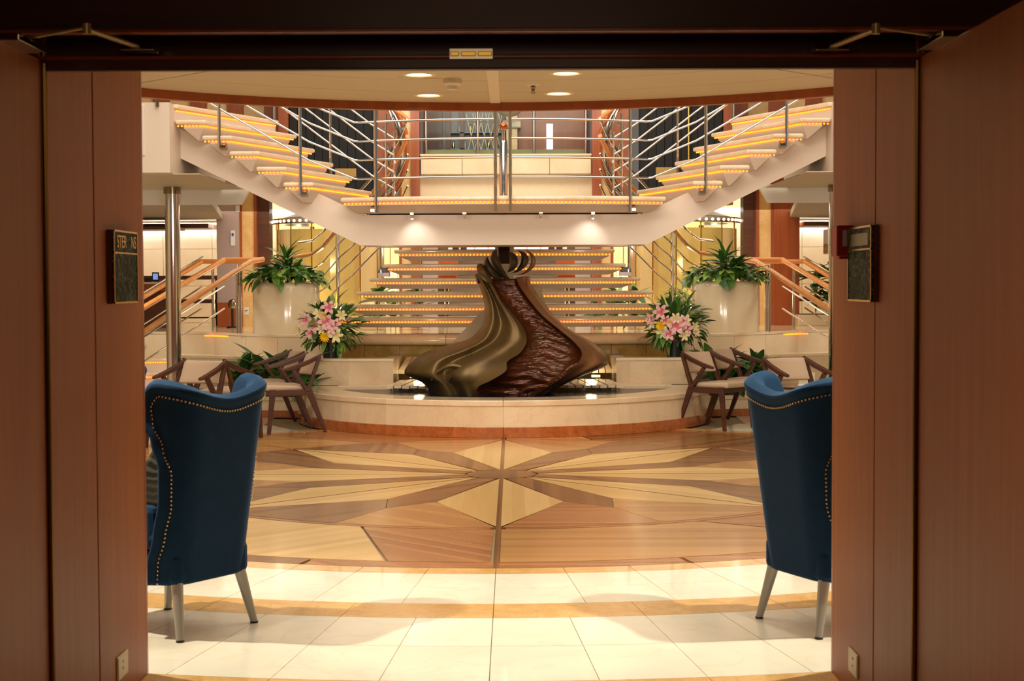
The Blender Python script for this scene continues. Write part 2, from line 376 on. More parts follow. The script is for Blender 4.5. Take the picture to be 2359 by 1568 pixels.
# wooden rosette: every piece of inlay is an object
def piece(mat, pts, ang=0, z=0.0, name='inlay_piece'):
    mb = MB().prism(pts, -.014, z); o = mb.build(name, mat, fl); o.location = MC; o.rotation_euler = (0, 0, R(ang)); return o
def inset(pts, g=.003):
    c = Vector((sum(p[0] for p in pts) / len(pts), sum(p[1] for p in pts) / len(pts)))
    out = []
    for p in pts:
        d = Vector(p) - c; out.append(tuple(c + d * max(0, 1 - g / max(d.length, .05))))
    return out
rc, ac, L1, R0 = 1.60, 15.8, 2.69, .27
for i in range(8):
    A = i * 45
    for s in (-1, 1):                                           # the pale diamonds, split along their middle
        piece(FL, inset([(0.012 * s, -.28), pol(rc, ac * s), (.012 * s, -L1)]), A)
    piece(FD, [(-.006, -.28), (.006, -.28), (.006, -L1), (-.006, -L1)], A, -.0005)
    m = pol(1.98, 22.5)                                         # dark wedge between two diamonds
    piece(FD, inset([pol(.29, 8), pol(rc, ac), m, pol(rc, 45 - ac), pol(.29, 37)]), A)
    q = pol(L1 - .015, 22.5)
    a1, a2 = (FM, FD) if i % 2 == 0 else (FD, FM)
    if i == 0: a1, a2 = FR, FM
    if i == 7: a1, a2 = FD, FM
    piece(a1, inset([pol(rc, ac), m] + arc(L1 - .015, 22.5, 0, 5)), A)
    piece(a2, inset([m, pol(rc, 45 - ac)] + arc(L1 - .015, 45, 22.5, 5)), A)
    piece(FR, arc(L1 - .008, 1, 44, 10) + arc(L1 + .05, 44, 1, 10), A)          # thin red arc
    R2, R3 = L1 + .058, 3.86
    c1, c2, c3 = [(FM, FR, FL), (FR, FM, FD), (FM, FD, FR), (FD, FM, FR), (FR, FM, FM), (FM, FR, FD), (FD, FM, FR), (FL, FR, FM)][i]
    piece(c1, inset(arc(R2, .35, 27, 8) + arc(R3, 36, .25, 8)), A)
    piece(c2, inset(arc(R2, 27.3, 44.5, 5) + arc(R3, 44.5, 36.3, 4)), A)
    for k in range(3):
        piece(FD if (i * 3 + k) == 22 else FR, arc(3.87, k * 15 + .2, k * 15 + 14.8, 4) + arc(RB - .004, k * 15 + 14.8, k * 15 + .2, 4), A, name='border_piece')
piece(FD, arc(.27, 0, 354, 59), 0, .0, 'centre_disc')
for s in (-1, 1):
    piece(FD, [(-.016, s * .2), (.016, s * .2), (.016, s * (RB - .005) if s < 0 else 2.82), (-.016, s * (RB - .005) if s < 0 else 2.82)], 0, .0008, 'centre_strip')
piece(FD, [(-.016, -.2), (.016, -.2), (.016, .2), (-.016, .2)], 0, .0012, 'centre_strip')
bpy.data.objects.remove(fo)

# ---------------------------------------------------------------- doorway
YN, YF, PX = 4.71, 5.95, 1.315
for s, side in ((-1, 'left'), (1, 'right')):
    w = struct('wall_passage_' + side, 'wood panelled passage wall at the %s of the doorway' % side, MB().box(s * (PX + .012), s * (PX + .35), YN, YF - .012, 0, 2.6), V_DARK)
    MB().box(s * PX, s * (PX + .02), YN + .035, 5.265, .0, 2.6).build('panel', V_WOOD, w, bevel=.003)
    MB().box(s * PX, s * (PX + .02), 5.277, YF - .004, .0, 2.6).build('panel', V_WOOD, w, bevel=.004)
    MB().box(s * PX, s * (PX + .03), YF - .004, YF + .02, .0, 2.6).build('edge_strip', RED_WOOD, w)
    MB().box(s * (PX - .004), s * (PX + .02), YN + .012, YN + .03, .0, 2.2).build('brass_strip', BRASSD, w, bevel=.003)
    MB().tube([(s * (PX - .006), YN, 0.0), (s * (PX - .006), YN, 2.16)], .009).build('hinge_tube', BRASSD, w, smooth=True)
    struct('wall_atrium_front_' + side, 'atrium wall beside the doorway on the %s' % side, MB().box(s * (PX + .35), s * 8, YF - .25, YF - .01, 0, 2.5), V_WOOD)
    d = struct('door_1' if s < 0 else 'door_2', 'open wooden door leaf folded back at the %s' % side, MB().box(s * (PX + .001), s * (PX + .05), 3.3, YN - .012, .006, 2.165), V_WOOD)
    MB().box(s * (PX - .002), s * (PX + .052), YN - .012, YN - .004, .006, 2.165).build('edge_band', BRASSD, d)
    MB().box(s * (PX + .0), s * (PX + .051), 3.3, YN - .012, 2.165, 2.169).build('top_edge', RED_WOOD, d)
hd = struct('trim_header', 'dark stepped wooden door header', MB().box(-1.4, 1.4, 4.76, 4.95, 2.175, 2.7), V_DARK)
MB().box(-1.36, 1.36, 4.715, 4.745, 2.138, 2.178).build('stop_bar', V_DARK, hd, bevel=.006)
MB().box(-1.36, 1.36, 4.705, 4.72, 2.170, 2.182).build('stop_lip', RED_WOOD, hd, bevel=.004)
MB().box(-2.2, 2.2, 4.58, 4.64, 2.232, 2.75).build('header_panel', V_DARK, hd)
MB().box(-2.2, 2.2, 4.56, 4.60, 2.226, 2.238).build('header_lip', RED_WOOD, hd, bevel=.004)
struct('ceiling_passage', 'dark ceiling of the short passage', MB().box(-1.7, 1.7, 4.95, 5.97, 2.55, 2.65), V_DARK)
# strike plate in the middle of the header
st = thing('strike_plate', 'small brass strike plate in the middle of the dark door header', 'door hardware', (0, 4.7, 2.18))
for a, b in ((-.062, -.036), (-.030, .014), (.02, .062)):
    MB().box(a - .028, b - .028, 4.697, 4.712, 2.176, 2.19).build('plate', BRASS, st, bevel=.002)
MB().box(-.092, .036, 4.700, 4.715, 2.168, 2.198).build('backplate', CHROMED, st)
for s, side in ((-1, 'left'), (1, 'right')):
    dc = thing('door_closer', 'brass jointed door closer arm above the %s door leaf' % side, 'door closer', (s * 1.1, 4.5, 2.2), 'door closers on the header')
    p0 = at(318 if s < 0 else 1915, 108, 4.66); p1 = at(200 if s < 0 else 2018, 68, 4.34); p2 = at(38 if s < 0 else 2182, 93 if s < 0 else 86, 4.5)
    MB().bar(p0, p1, .022, .008).build('arm', CLOSER, dc, bevel=.002)
    MB().bar(p1 + Vector((0, 0, .006)), p2, .016, .006).build('forearm', CLOSER, dc, bevel=.002)
    MB().tube([p1 - Vector((0, 0, .012)), p1 + Vector((0, 0, .016))], .012, 12).build('pivot', CLOSER, dc, smooth=True)
    MB().box(p0.x - .05, p0.x + .05, 4.64, 4.72, p0.z - .012, p0.z + .01).build('bracket', CHROMED, dc, bevel=.003)
    MB().box(p2.x - s * .07, p2.x + s * .03, p2.y - .2, p2.y + .05, 2.166, 2.185).build('shoe', CHROMED, dc, bevel=.003)
# plaques, call point, outlets
def plaque(s, y0, y1, label):
    t = thing('wall_plaque', label, 'plaque', (s * PX, (y0 + y1) / 2, 1.56), 'green marble plaques in the doorway')
    MB().box(s * (PX - .018), s * PX, y0, y1, 1.43, 1.688).build('back_board', DWALNUT, t)
    MB().box(s * (PX - .024), s * (PX - .018), y0 + .002, y1 - .002, 1.432, 1.686).build('marble_face', GREENM, t)
    fr = MB(); x0, x1 = s * (PX - .027), s * (PX - .023)
    fr.box(x0, x1, y0, y1, 1.43, 1.436).box(x0, x1, y0, y1, 1.682, 1.688).box(x0, x1, y0, y0 + .006, 1.43, 1.688).box(x0, x1, y1 - .006, y1, 1.43, 1.688).box(x0, x1, y0, y1, 1.606, 1.611)
    fr.build('gold_frame', BRASS, t)
    return t
def letters(t, txt, size, loc, rot, mat, ext=.001):
    c = bpy.data.curves.new('lettering', 'FONT'); c.body = txt; c.size = size; c.extrude = ext; c.align_x = 'LEFT'
    tmp = bpy.data.objects.new('tmp_text', c); col.objects.link(tmp)
    me = bpy.data.meshes.new_from_object(tmp, depsgraph=bpy.context.evaluated_depsgraph_get()); bpy.data.objects.remove(tmp)
    me.materials.clear(); me.materials.append(mat)
    o = new_obj('lettering', me, t); o.location = Vector(loc) - offs(t); o.rotation_euler = rot; return o
t = plaque(-1, 5.43, 5.77, 'green marble plaque with gold lettering on the left passage panel')
letters(t, 'STER', .062, (-(PX - .0245), 5.475, 1.628), (R(90), 0, R(90)), BRASS)
letters(t, 'NS', .062, (-(PX - .0245), 5.675, 1.628), (R(90), 0, R(90)), BRASS)
t = plaque(1, 5.22, 5.58, 'green marble plaque with a bright reflection beside the red alarm box')
MB().box(PX - .026, PX - .0235, 5.27, 5.53, 1.622, 1.664).build('faded_band', plain('dull_gold', (112, 104, 62), .3), t)
t = thing('alarm_call_point', 'red alarm call box on the right passage wall beside the plaque', 'alarm', (PX, 5.66, 1.65))
MB().box(PX - .062, PX - .001, 5.60, 5.70, 1.588, 1.70).build('housing', REDPL, t, bevel=.006)
MB().box(PX - .041, PX - .026, 5.597, 5.601, 1.625, 1.682).build('white_label', WHITEP, t)
MB().box(PX - .05, PX - .02, 5.61, 5.67, 1.58, 1.59).build('reset_lip', plain('dark_red', (120, 14, 10), .4), t)
MB().box(PX - .07, PX - .03, 5.705, 5.80, 1.60, 1.69).build('clear_cover', GLASS, t)
for s, side in ((-1, 'left'), (1, 'right')):
    t = thing('socket_plate', 'cream socket plate low on the %s passage panel' % side, 'socket', (s * PX, 5.56, .13), 'socket plates in the passage')
    MB().box(s * (PX - .008), s * PX, 5.49, 5.63, .09, .175).build('plate', PLATE, t, bevel=.003)
    for k in (.12, .145): MB().box(s * (PX - .010), s * (PX - .007), 5.55, 5.565, k, k + .008).build('slot', STEEL, t)

# ---------------------------------------------------------------- entry ceiling with downlights
ZC = 2.5; CC = (0, 6.08); RC = 2.70
ce = struct('ceiling', 'cream panelled ceiling bulging into the atrium over the entrance', MB().prism([(CC[0] + RC * math.cos(R(a)), CC[1] + RC * math.sin(R(a))) for a in range(0, 181, 3)], ZC + .012, ZC + .2).box(-8, 8, 5.94, 6.09, ZC, ZC + .2), CEIL)
def ringp(r0, r1, a0, a1, n=16):
    return [(CC[0] + r1 * math.cos(R(a0 + (a1 - a0) * i / n)), CC[1] + r1 * math.sin(R(a0 + (a1 - a0) * i / n))) for i in range(n + 1)] + [(CC[0] + r0 * math.cos(R(a1 + (a0 - a1) * i / n)), CC[1] + r0 * math.sin(R(a1 + (a0 - a1) * i / n))) for i in range(n + 1)]
for r0, r1 in ((.3, 1.2), (1.205, 1.72), (1.725, 2.2), (2.205, 2.66)):
    d = math.degrees(.018 / r1)
    for a0, a1 in ((2, 44.8), (45.1, 89.95 - d)):
        MB().prism(ringp(r0, r1, a0, a1), ZC, ZC + .02).build('ceiling_panel', CEIL, ce)
        MB().prism(ringp(r0, r1, 180 - a1, 180 - a0), ZC, ZC + .02).build('ceiling_panel', CEIL, ce)
MB().box(-.028, .028, 6.1, 8.74, ZC - .004, ZC + .02).build('centre_strip', STRIPC, ce)
tr = struct('trim_fascia', 'reddish wooden fascia along the curved ceiling edge', MB().prism(ringp(2.66, 2.71, 0, 180, 60), ZC - .045, ZC + .04), RED_WOOD)
struct('ceiling_deck_edge', 'upper deck edge above the entrance', MB().prism(ringp(.5, 2.69, 0, 180, 60), ZC + .2, 3.2), WHITE)
for i, (x, y, d) in enumerate(((965, 173, 75), (987, 220, 72), (1304, 171, 78), (1287, 217, 70))):
    k = (650 - y); Y = 3600 * (ZC - 1.5) / k; p = at(x, y, Y)
    pos = ['upper left', 'lower left', 'upper right', 'lower right'][i]
    t = thing('downlight', 'round recessed downlight, %s of the four on the curved ceiling' % pos, 'downlight', (p.x, p.y, ZC), 'recessed downlights over the entrance')
    MB().lathe([(.06, .004), (.064, -.006), (.078, -.005), (.083, .001)], (p.x, p.y, ZC), 28).build('trim_ring', STRIPC, t, smooth=True)
    MB().lathe([(.0001, .0), (.058, -.001)], (p.x, p.y, ZC), 24).build('lens', LAMP, t)
    spot('downlight_beam', (p.x, p.y, ZC - .03), (p.x, p.y, 0), 24, 110, .5, .04)
p = at(1042, 185, 3600 / 466); t = thing('smoke_detector', 'white round smoke detector on the curved ceiling', 'detector', (p.x, p.y, ZC))
MB().lathe([(.0001, -.034), (.036, -.034), (.047, -.024), (.048, 0)], (p.x, p.y, ZC), 24).build('base', STRIPC, t, smooth=True)
MB().lathe([(.0001, -.052), (.024, -.052), (.026, -.036), (.026, -.033)], (p.x, p.y, ZC), 20).build('sensor_head', STRIPC, t, smooth=True)
MB().box(p.x - .14, p.x - .05, p.y - .03, p.y - .018, ZC - .001, ZC + .01).build('red_marking', plain('red_print', (196, 110, 84), .6), t)
p = at(1228, 198, 3600 / 452); t = thing('sprinkler', 'small chrome sprinkler head hanging from the curved ceiling', 'sprinkler', (p.x, p.y, ZC))
MB().lathe([(.0001, -.006), (.028, -.005), (.036, 0)], (p.x, p.y, ZC), 20).build('rose', STRIPC, t, smooth=True)
m = MB().lathe([(.014, -.004), (.012, -.014), (.006, -.02), (.005, -.03)], (p.x, p.y, ZC), 12)
m.bar((p.x - .008, p.y, ZC - .016), (p.x - .008, p.y, ZC - .044), .003, .003, up=(0, 1, 0)).bar((p.x + .008, p.y, ZC - .016), (p.x + .008, p.y, ZC - .044), .003, .003, up=(0, 1, 0))
m.lathe([(.0001, -.046), (.012, -.044), (.012, -.042)], (p.x, p.y, ZC), 12).build('frame', CHROMED, t, smooth=True)
MB().tube([(p.x, p.y, ZC - .02), (p.x, p.y, ZC - .042)], .002, 6).build('bulb', REDPL, t)
p = at(922, 179, 3600 / 470); t = thing('ceiling_sensor', 'tiny round sensor set in the ceiling beside the downlight', 'sensor', (p.x, p.y, ZC))
MB().lathe([(.0001, -.003), (.008, -.003), (.011, 0)], (p.x, p.y, ZC), 14).build('housing', STEEL, t)
# ---------------------------------------------------------------- the double staircase
ZL, RS = 2.345, .155
sc_ = thing('grand_staircase', 'white double staircase with amber lit marble treads over the fountain', 'staircase', (0, 16.2, .86))
def led(pts, z, parent, step=.036, name='light_strip'):
    """a row of little amber bulbs under a nosing"""
    mb = MB()
    for (a, b) in zip(pts[:-1], pts[1:]):
        a, b = Vector(a), Vector(b); n = max(1, int((b - a).length / step)); 
        for k in range(n):
            p = a.lerp(b, (k + .5) / n); mb.lathe([(.0001, -.011), (.0105, -.004), (.0105, .004), (.0001, .011)], (p.x, p.y, z), 6)
    o = mb.build(name, LED, parent, fix=False); o['kind'] = 'stuff'; return o
def lerp2(a, b, t): return (a[0] + (b[0] - a[0]) * t, a[1] + (b[1] - a[1]) * t)
def shrink(poly, d):
    """convex polygon with every edge moved inwards by d"""
    n = len(poly); ar = sum(poly[i][0] * poly[(i + 1) % n][1] - poly[(i + 1) % n][0] * poly[i][1] for i in range(n)); g = 1 if ar > 0 else -1
    ls = []
    for i in range(n):
        a, b = Vector(poly[i][:2]), Vector(poly[(i + 1) % n][:2]); e = (b - a).normalized(); nn = Vector((-e.y, e.x)) * g * d; ls.append((a + nn, e))
    out = []
    for i in range(n):
        (p, e), (q, f) = ls[i - 1], ls[i]; den = e.x * f.y - e.y * f.x; t = ((q.x - p.x) * f.y - (q.y - p.y) * f.x) / den; out.append(tuple(p + e * t))
    return out
def shrink_old(poly, d):
    c = (sum(p[0] for p in poly) / len(poly), sum(p[1] for p in poly) / len(poly)); out = []
    for p in poly:
        l = math.hypot(p[0] - c[0], p[1] - c[1]); out.append(lerp2(p, c, min(.9, d / l)))
    return out
# side flights: near and far ends of the nosings, from the landing outwards
def nos(i, s):
    t = i / 6.0
    return (s * (1.62 + 1.60 * t), 15.55), (s * (1.23 + 1.22 * t + .02 * math.sin(t * 3)), 17.15)
def step_tread(poly, ztop, ledline, thick=.045, drop=.15, cut=.13):
    """marble slab with its white tapered underside; light strip below the nosing"""
    t = MB().prism(poly, ztop - thick, ztop).build('tread', TREAD, sc_, bevel=.016)
    a = shrink(poly, .05); b = shrink(poly, cut)
    mb = MB()
    ar = sum(a[i][0] * a[(i + 1) % len(a)][1] - a[(i + 1) % len(a)][0] * a[i][1] for i in range(len(a)))
    if ar < 0: a, b = a[::-1], b[::-1]
    mb.loft([[(p[0], p[1], ztop - thick - drop) for p in b], [(p[0], p[1], ztop - thick - .035) for p in a], [(p[0], p[1], ztop - thick) for p in a]])
    mb.build('underside', WHITE, t)
    led(ledline, ztop - thick - .013, t)
for s in (-1, 1):
    for i in range(1, 6):
        (n0, f0), (n1, f1) = nos(i, s), nos(i + 1, s)
        n2, f2 = lerp2(n0, n1, 1.12), lerp2(f0, f1, 1.10)
        poly = [n0, f0, f2, n2]
        e = .035
        la = lerp2(n2, n0, .03); lb = (n0[0] + s * e, n0[1] + e); lc = (f0[0] + s * e, f0[1] - e)
        step_tread(poly, ZL + RS * i, [(la[0], la[1] + e, 0), (lb[0], lb[1], 0), (lc[0], lc[1], 0)])
    n0, f0 = nos(6, s)                                          # top nosing, at the upper deck
    t = MB().prism([n0, f0, (f0[0] + s * .3, f0[1]), (n0[0] + s * .12, n0[1])], ZL + RS * 6 - .045, ZL + RS * 6).build('tread', TREAD, sc_, bevel=.014)
    led([(n0[0] + s * .03, n0[1] + .03, 0), (f0[0] + s * .03, f0[1] - .03, 0)], ZL + RS * 6 - .063, t)
    MB().prism([(n0[0] + s * .04, n0[1] + .02), (f0[0] + s * .04, f0[1] - .02), (f0[0] + s * .3, f0[1] - .02), (n0[0] + s * .12, n0[1] + .02)], ZL + RS * 6 - .17, ZL + RS * 6 - .046).build('underside', WHITE, t)
    # box stringer under the flight
    poly = [(s * 1.30, 2.145), (s * 1.30, 1.882), (s * 1.455, 1.882), (s * 3.5, 2.88), (s * 3.5, 3.17), (s * 1.42, 2.195)]
    MB().prism_y(poly, 15.851, 16.75).build('stringer', WHITE, sc_)
# landing
fr = [(-1.62 + 3.24 * k / 16, 15.55 - .30 * (1 - ((k - 8) / 8) ** 2)) for k in range(17)]
land = fr + [(1.28, 17.0), (.9, 17.1), (-.9, 17.1), (-1.28, 17.0)]
t = MB().prism(land, ZL - .045, ZL).build('landing', TREAD, sc_, bevel=.016)
MB().prism([(p[0] * .96, p[1] + .10) for p in land[:17]] + land[17:], ZL - .0451, ZL - .046 + .05).build('carpet', CARPET, t)
ins = [(p[0] * .975, p[1] + .05) for p in fr] + [(1.2, 16.95), (-1.2, 16.95)]
in2 = [(p[0] * .90, p[1] + .22) for p in fr] + [(1.1, 16.9), (-1.1, 16.9)]
MB().loft([[(p[0], p[1], ZL - .145) for p in in2], [(p[0], p[1], ZL - .08) for p in ins], [(p[0], p[1], ZL - .044) for p in ins]]).build('underside', WHITE, t)
led([(p[0] * .985, p[1] + .035, 0) for p in fr], ZL - .063, t)
bm_ = MB().loft([[(-1.46, 15.85, 1.878), (1.46, 15.85, 1.878), (1.3, 16.9, 1.878), (-1.3, 16.9, 1.878)], [(-1.42, 15.85, 2.185), (1.42, 15.85, 2.185), (1.3, 16.9, 2.185), (-1.3, 16.9, 2.185)]]).build('landing_beam', WHITE, sc_)
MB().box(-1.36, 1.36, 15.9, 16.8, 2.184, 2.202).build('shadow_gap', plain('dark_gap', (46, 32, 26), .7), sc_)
MB().box(-.06, .06, 16.74, 16.9, 1.70, 1.885).build('support_post', plain('post_brown', (52, 32, 18), .7, spec=.1), sc_)
# lower flight: rises towards the viewer, open between the treads
hw = [.95, 1.0, 1.10, 1.23, 1.375, 1.56, 1.74, 1.95, 2.12]
TR = []
for j in range(9):
    i = j - 3; Y = 17.42 + .28 * i; z = 1.822 + .045 - .156 * i; w = hw[j]
    bow = .10 + .012 * max(i, 0)
    front = [(-w + 2 * w * k / 12, Y + bow * ((k - 6) / 6) ** 2 - bow) for k in range(13)]
    poly = front + [(w - .05, Y + .36), (-w + .05, Y + .36)]
    TR.append((w, Y, z))
    t = MB().prism(poly, z - .042, z).build('tread', TREAD, sc_, bevel=.015)
    a = [(p[0] * .955, p[1] + .05) for p in front] + [(w * .93, Y + .33), (-w * .93, Y + .33)]
    b = [(p[0] * .86, p[1] + .15) for p in front] + [(w * .86, Y + .24), (-w * .86, Y + .24)]
    MB().loft([[(p[0], p[1], z - .125) for p in b], [(p[0], p[1], z - .075) for p in a], [(p[0], p[1], z - .042) for p in a]]).build('underside', WHITE, t)
    led([(p[0] * .97, p[1] + .03, 0) for p in front], z - .060, t)
MB().loft([[(-.62, 18.55, .80), (.62, 18.55, .80), (.62, 19.1, .80), (-.62, 19.1, .80)], [(-.1, 17.75, 1.34), (.1, 17.75, 1.34), (.1, 18.6, 1.34), (-.1, 18.6, 1.34)], [(-.1, 16.9, 1.90), (.1, 16.9, 1.90), (.1, 17.6, 1.92), (-.1, 17.6, 1.92)]]).build('spine', WHITE, sc_)
# railings
def post(p, h, below=.1, r=.016, part='railing_post'):
    m = MB().tube([(p[0], p[1], p[2] - below), (p[0], p[1], p[2] + h)], r, 8)
    return m.build(part, CHROME, sc_, smooth=True)
def bracket(p):
    return MB().prism_x([(p[1] - .02, p[2] - .10), (p[1] + .1, p[2] - .06), (p[1] + .1, p[2] - .14), (p[1] - .02, p[2] - .125)], p[0] - .035, p[0] + .035).build('bracket', CHROMED, sc_)
HS = (.18, .365, .55, .735)
for s in (-1, 1):
    Yr = 15.42
    for (x, dy) in ((.072, -.24), (1.25, -.01)):
        post((s * x, Yr + dy, ZL), 1.0, .16, .017); 
    bracket((s * 1.27, 15.43, ZL - .02))
    for (i, f) in ((1, .45), (4, .45)):
        a, b = nos(i, s)[0], nos(i + 1, s)[0]; p = lerp2(a, b, f)
        post((p[0], p[1] - .03, ZL + RS * i), 1.0, .13, .017); bracket((p[0] - s * .03, p[1] - .02, ZL + RS * i))
    for h in HS:
        pts = [(s * .072, Yr - .24, ZL + h), (s * .6, Yr - .19, ZL + h), (s * 1.25, Yr - .01, ZL + h), (s * 1.42, Yr + .06, ZL + h)]
        x0 = 1.47 + .0 * h
        pts += [(s * x0, 15.50, ZL + h + .005)]
        for i in range(1, 9):
            n = (1.62 + 1.60 * (i + .1) / 6); pts.append((s * n, 15.52, ZL + RS * i + h + .03))
        MB().tube(pts, .011, 8).build('rail', CHROME, sc_, smooth=True)
        q = [(s * 1.2, 17.2, ZL + h)]      # far side of the flight
        for i in range(1, 8): q.append((s * (1.23 + 1.22 * (i + .1) / 6), 17.2, ZL + RS * i + h))
        q += [(s * (q[-1][0] * s + .12), 17.2, q[-1][2] + .03)]
        MB().tube(q, .011, 8).build('rail', CHROME, sc_, smooth=True)
    post((s * 1.2, 17.2, ZL), .8, .0, .015)
    for i in (0, 3, 6):
        post((s * (1.23 + 1.22 * (i + .3) / 6), 17.2, ZL + RS * i), 1.0, .12, .015)
    MB().tube([(s * (1.0 + 1.22 * (i + .1) / 6), 17.2, ZL + RS * i + .92) for i in range(0, 8)], .022, 8).build('handrail', RAIL_WOOD, sc_, smooth=True)
    # rails of the lower flight sweep out and down at both sides
    for h, mat, r, nm in ((.20, CHROME, .010, 'rail'), (.37, CHROME, .010, 'rail'), (.54, CHROME, .010, 'rail'), (.71, CHROME, .010, 'rail'), (.90, RAIL_WOOD, .026, 'handrail'), (1.08, CHROME, .016, 'rail')):
        pts = [(s * (w + .04), Y + .1, z + h) for (w, Y, z) in TR[1:]]
        pts += [(s * 2.27, 19.5, 1.05 + h), (s * 2.52, 20.5, .98 + h)] + ([(s * 3.1, 20.7, .89 + h)] if nm == 'handrail' else [(s * 2.75, 20.8, .96 + h)])
        MB().tube(pts, r, 8).build(nm, mat, sc_, smooth=True)
    for j in (4, 7):
        w, Y, z = TR[j]; post((s * (w + .04), Y + .1, z), .95, .10, .017)
    w, Y, z = TR[4]
    MB().prism_x([(Y, z - .10), (Y + .14, z - .04), (Y + .14, z - .14), (Y, z - .14)], s * (w - .07), s * (w + .06)).build('bracket', CHROME, sc_)
# chrome piston with copper knob between the two centre posts
t = thing('chrome_column', 'chrome telescopic column with a copper knob between the centre posts of the landing', 'column', (0, 16.2, ZL), kind='thing')
MB().lathe([(.0001, 0), (.042, 0), (.042, .60), (.036, .615), (.0001, .615)], (0, 16.2, ZL), 20).build('lower_tube', CHROME, t, smooth=True)
MB().lathe([(.0165, .6), (.0165, .74), (.0001, .74)], (0, 16.2, ZL), 16).build('upper_tube', CHROME, t, smooth=True)
MB().lathe([(.0001, .735), (.03, .735), (.042, .755), (.042, .775), (.02, .80), (.0001, .80)], (0, 16.2, ZL), 20).build('knob', COPPER, t, smooth=True)
# little spotlights under the landing
for k, (px, py) in enumerate(((949, 495), (1070, 492), (1246, 491), (1366, 494))):
    p = at(px, py, 15.62); nm = ['first', 'second', 'third', 'fourth'][k]
    t = thing('spotlight', 'small chrome spotlight under the landing, %s of four from the left' % nm, 'spotlight', (p.x, p.y, 2.2), 'spotlights under the landing')
    MB().box(p.x - .022, p.x + .022, p.y - .02, p.y + .02, p.z - .005, p.z + .035).build('mount', CHROMED, t, bevel=.004)
    MB().tube([(p.x, p.y, p.z + .0), (p.x, p.y + .01, p.z - .03)], .018, 12).build('barrel', CHROME, t, smooth=True)
    MB().ball((p.x, p.y + .012, p.z - .033), .013, 10, 6).build('bulb', LAMPW if k in (0, 3) else STEEL, t, smooth=True)
    if k in (0, 3): spot('landing_spot', (p.x, p.y, p.z - .05), (p.x - .05 + .1 * (k == 0), 15.86, 1.9), 4.5, 95, .9, .02, (1, .95, .85))

# ---------------------------------------------------------------- fountain
PC = Vector((0, 17.3, 0)); RO, RI = 2.27, 1.84
fb = thing('fountain_basin', 'curved pale marble fountain basin with a red marble plinth', 'fountain', (0, 17.3, 0))
def halfring(r0, r1, a0, a1, n=10):
    return [(PC.x + r1 * math.cos(R(a0 + (a1 - a0) * i / n)), PC.y + r1 * math.sin(R(a0 + (a1 - a0) * i / n))) for i in range(n + 1)] + [(PC.x + r0 * math.cos(R(a1 + (a0 - a1) * i / n)), PC.y + r0 * math.sin(R(a1 + (a0 - a1) * i / n))) for i in range(n + 1)]
cuts = [178, 208, 239, 269.9, 300, 331, 362]
for a0, a1 in zip(cuts[:-1], cuts[1:]):
    MB().prism(halfring(RI, RO, a0 + .02, a1 - .02), .305, .362).build('rim_slab', ROSA, fb, bevel=.008)
    MB().prism(halfring(RI + .08, RO - .012, a0 + .02, a1 - .02), .105, .305).build('wall_panel', ROSA, fb)
    MB().prism(halfring(RI + .08, RO + .008, a0 + .02, a1 - .02), .0, .105).build('plinth', REDM, fb, bevel=.004)
for s in (-1, 1):
    MB().box(s * 1.26, s * 2.26, 17.26, 17.42, .30, .362).build('rim_slab', ROSA, fb, bevel=.006)
MB().prism([(PC.x + (RI + .1) * math.cos(R(a)), PC.y + (RI + .1) * math.sin(R(a))) for a in range(176, 365, 6)] + [(1.2, 19.0), (-1.2, 19.0)], .02, .322).build('water', BLUEW, fb)
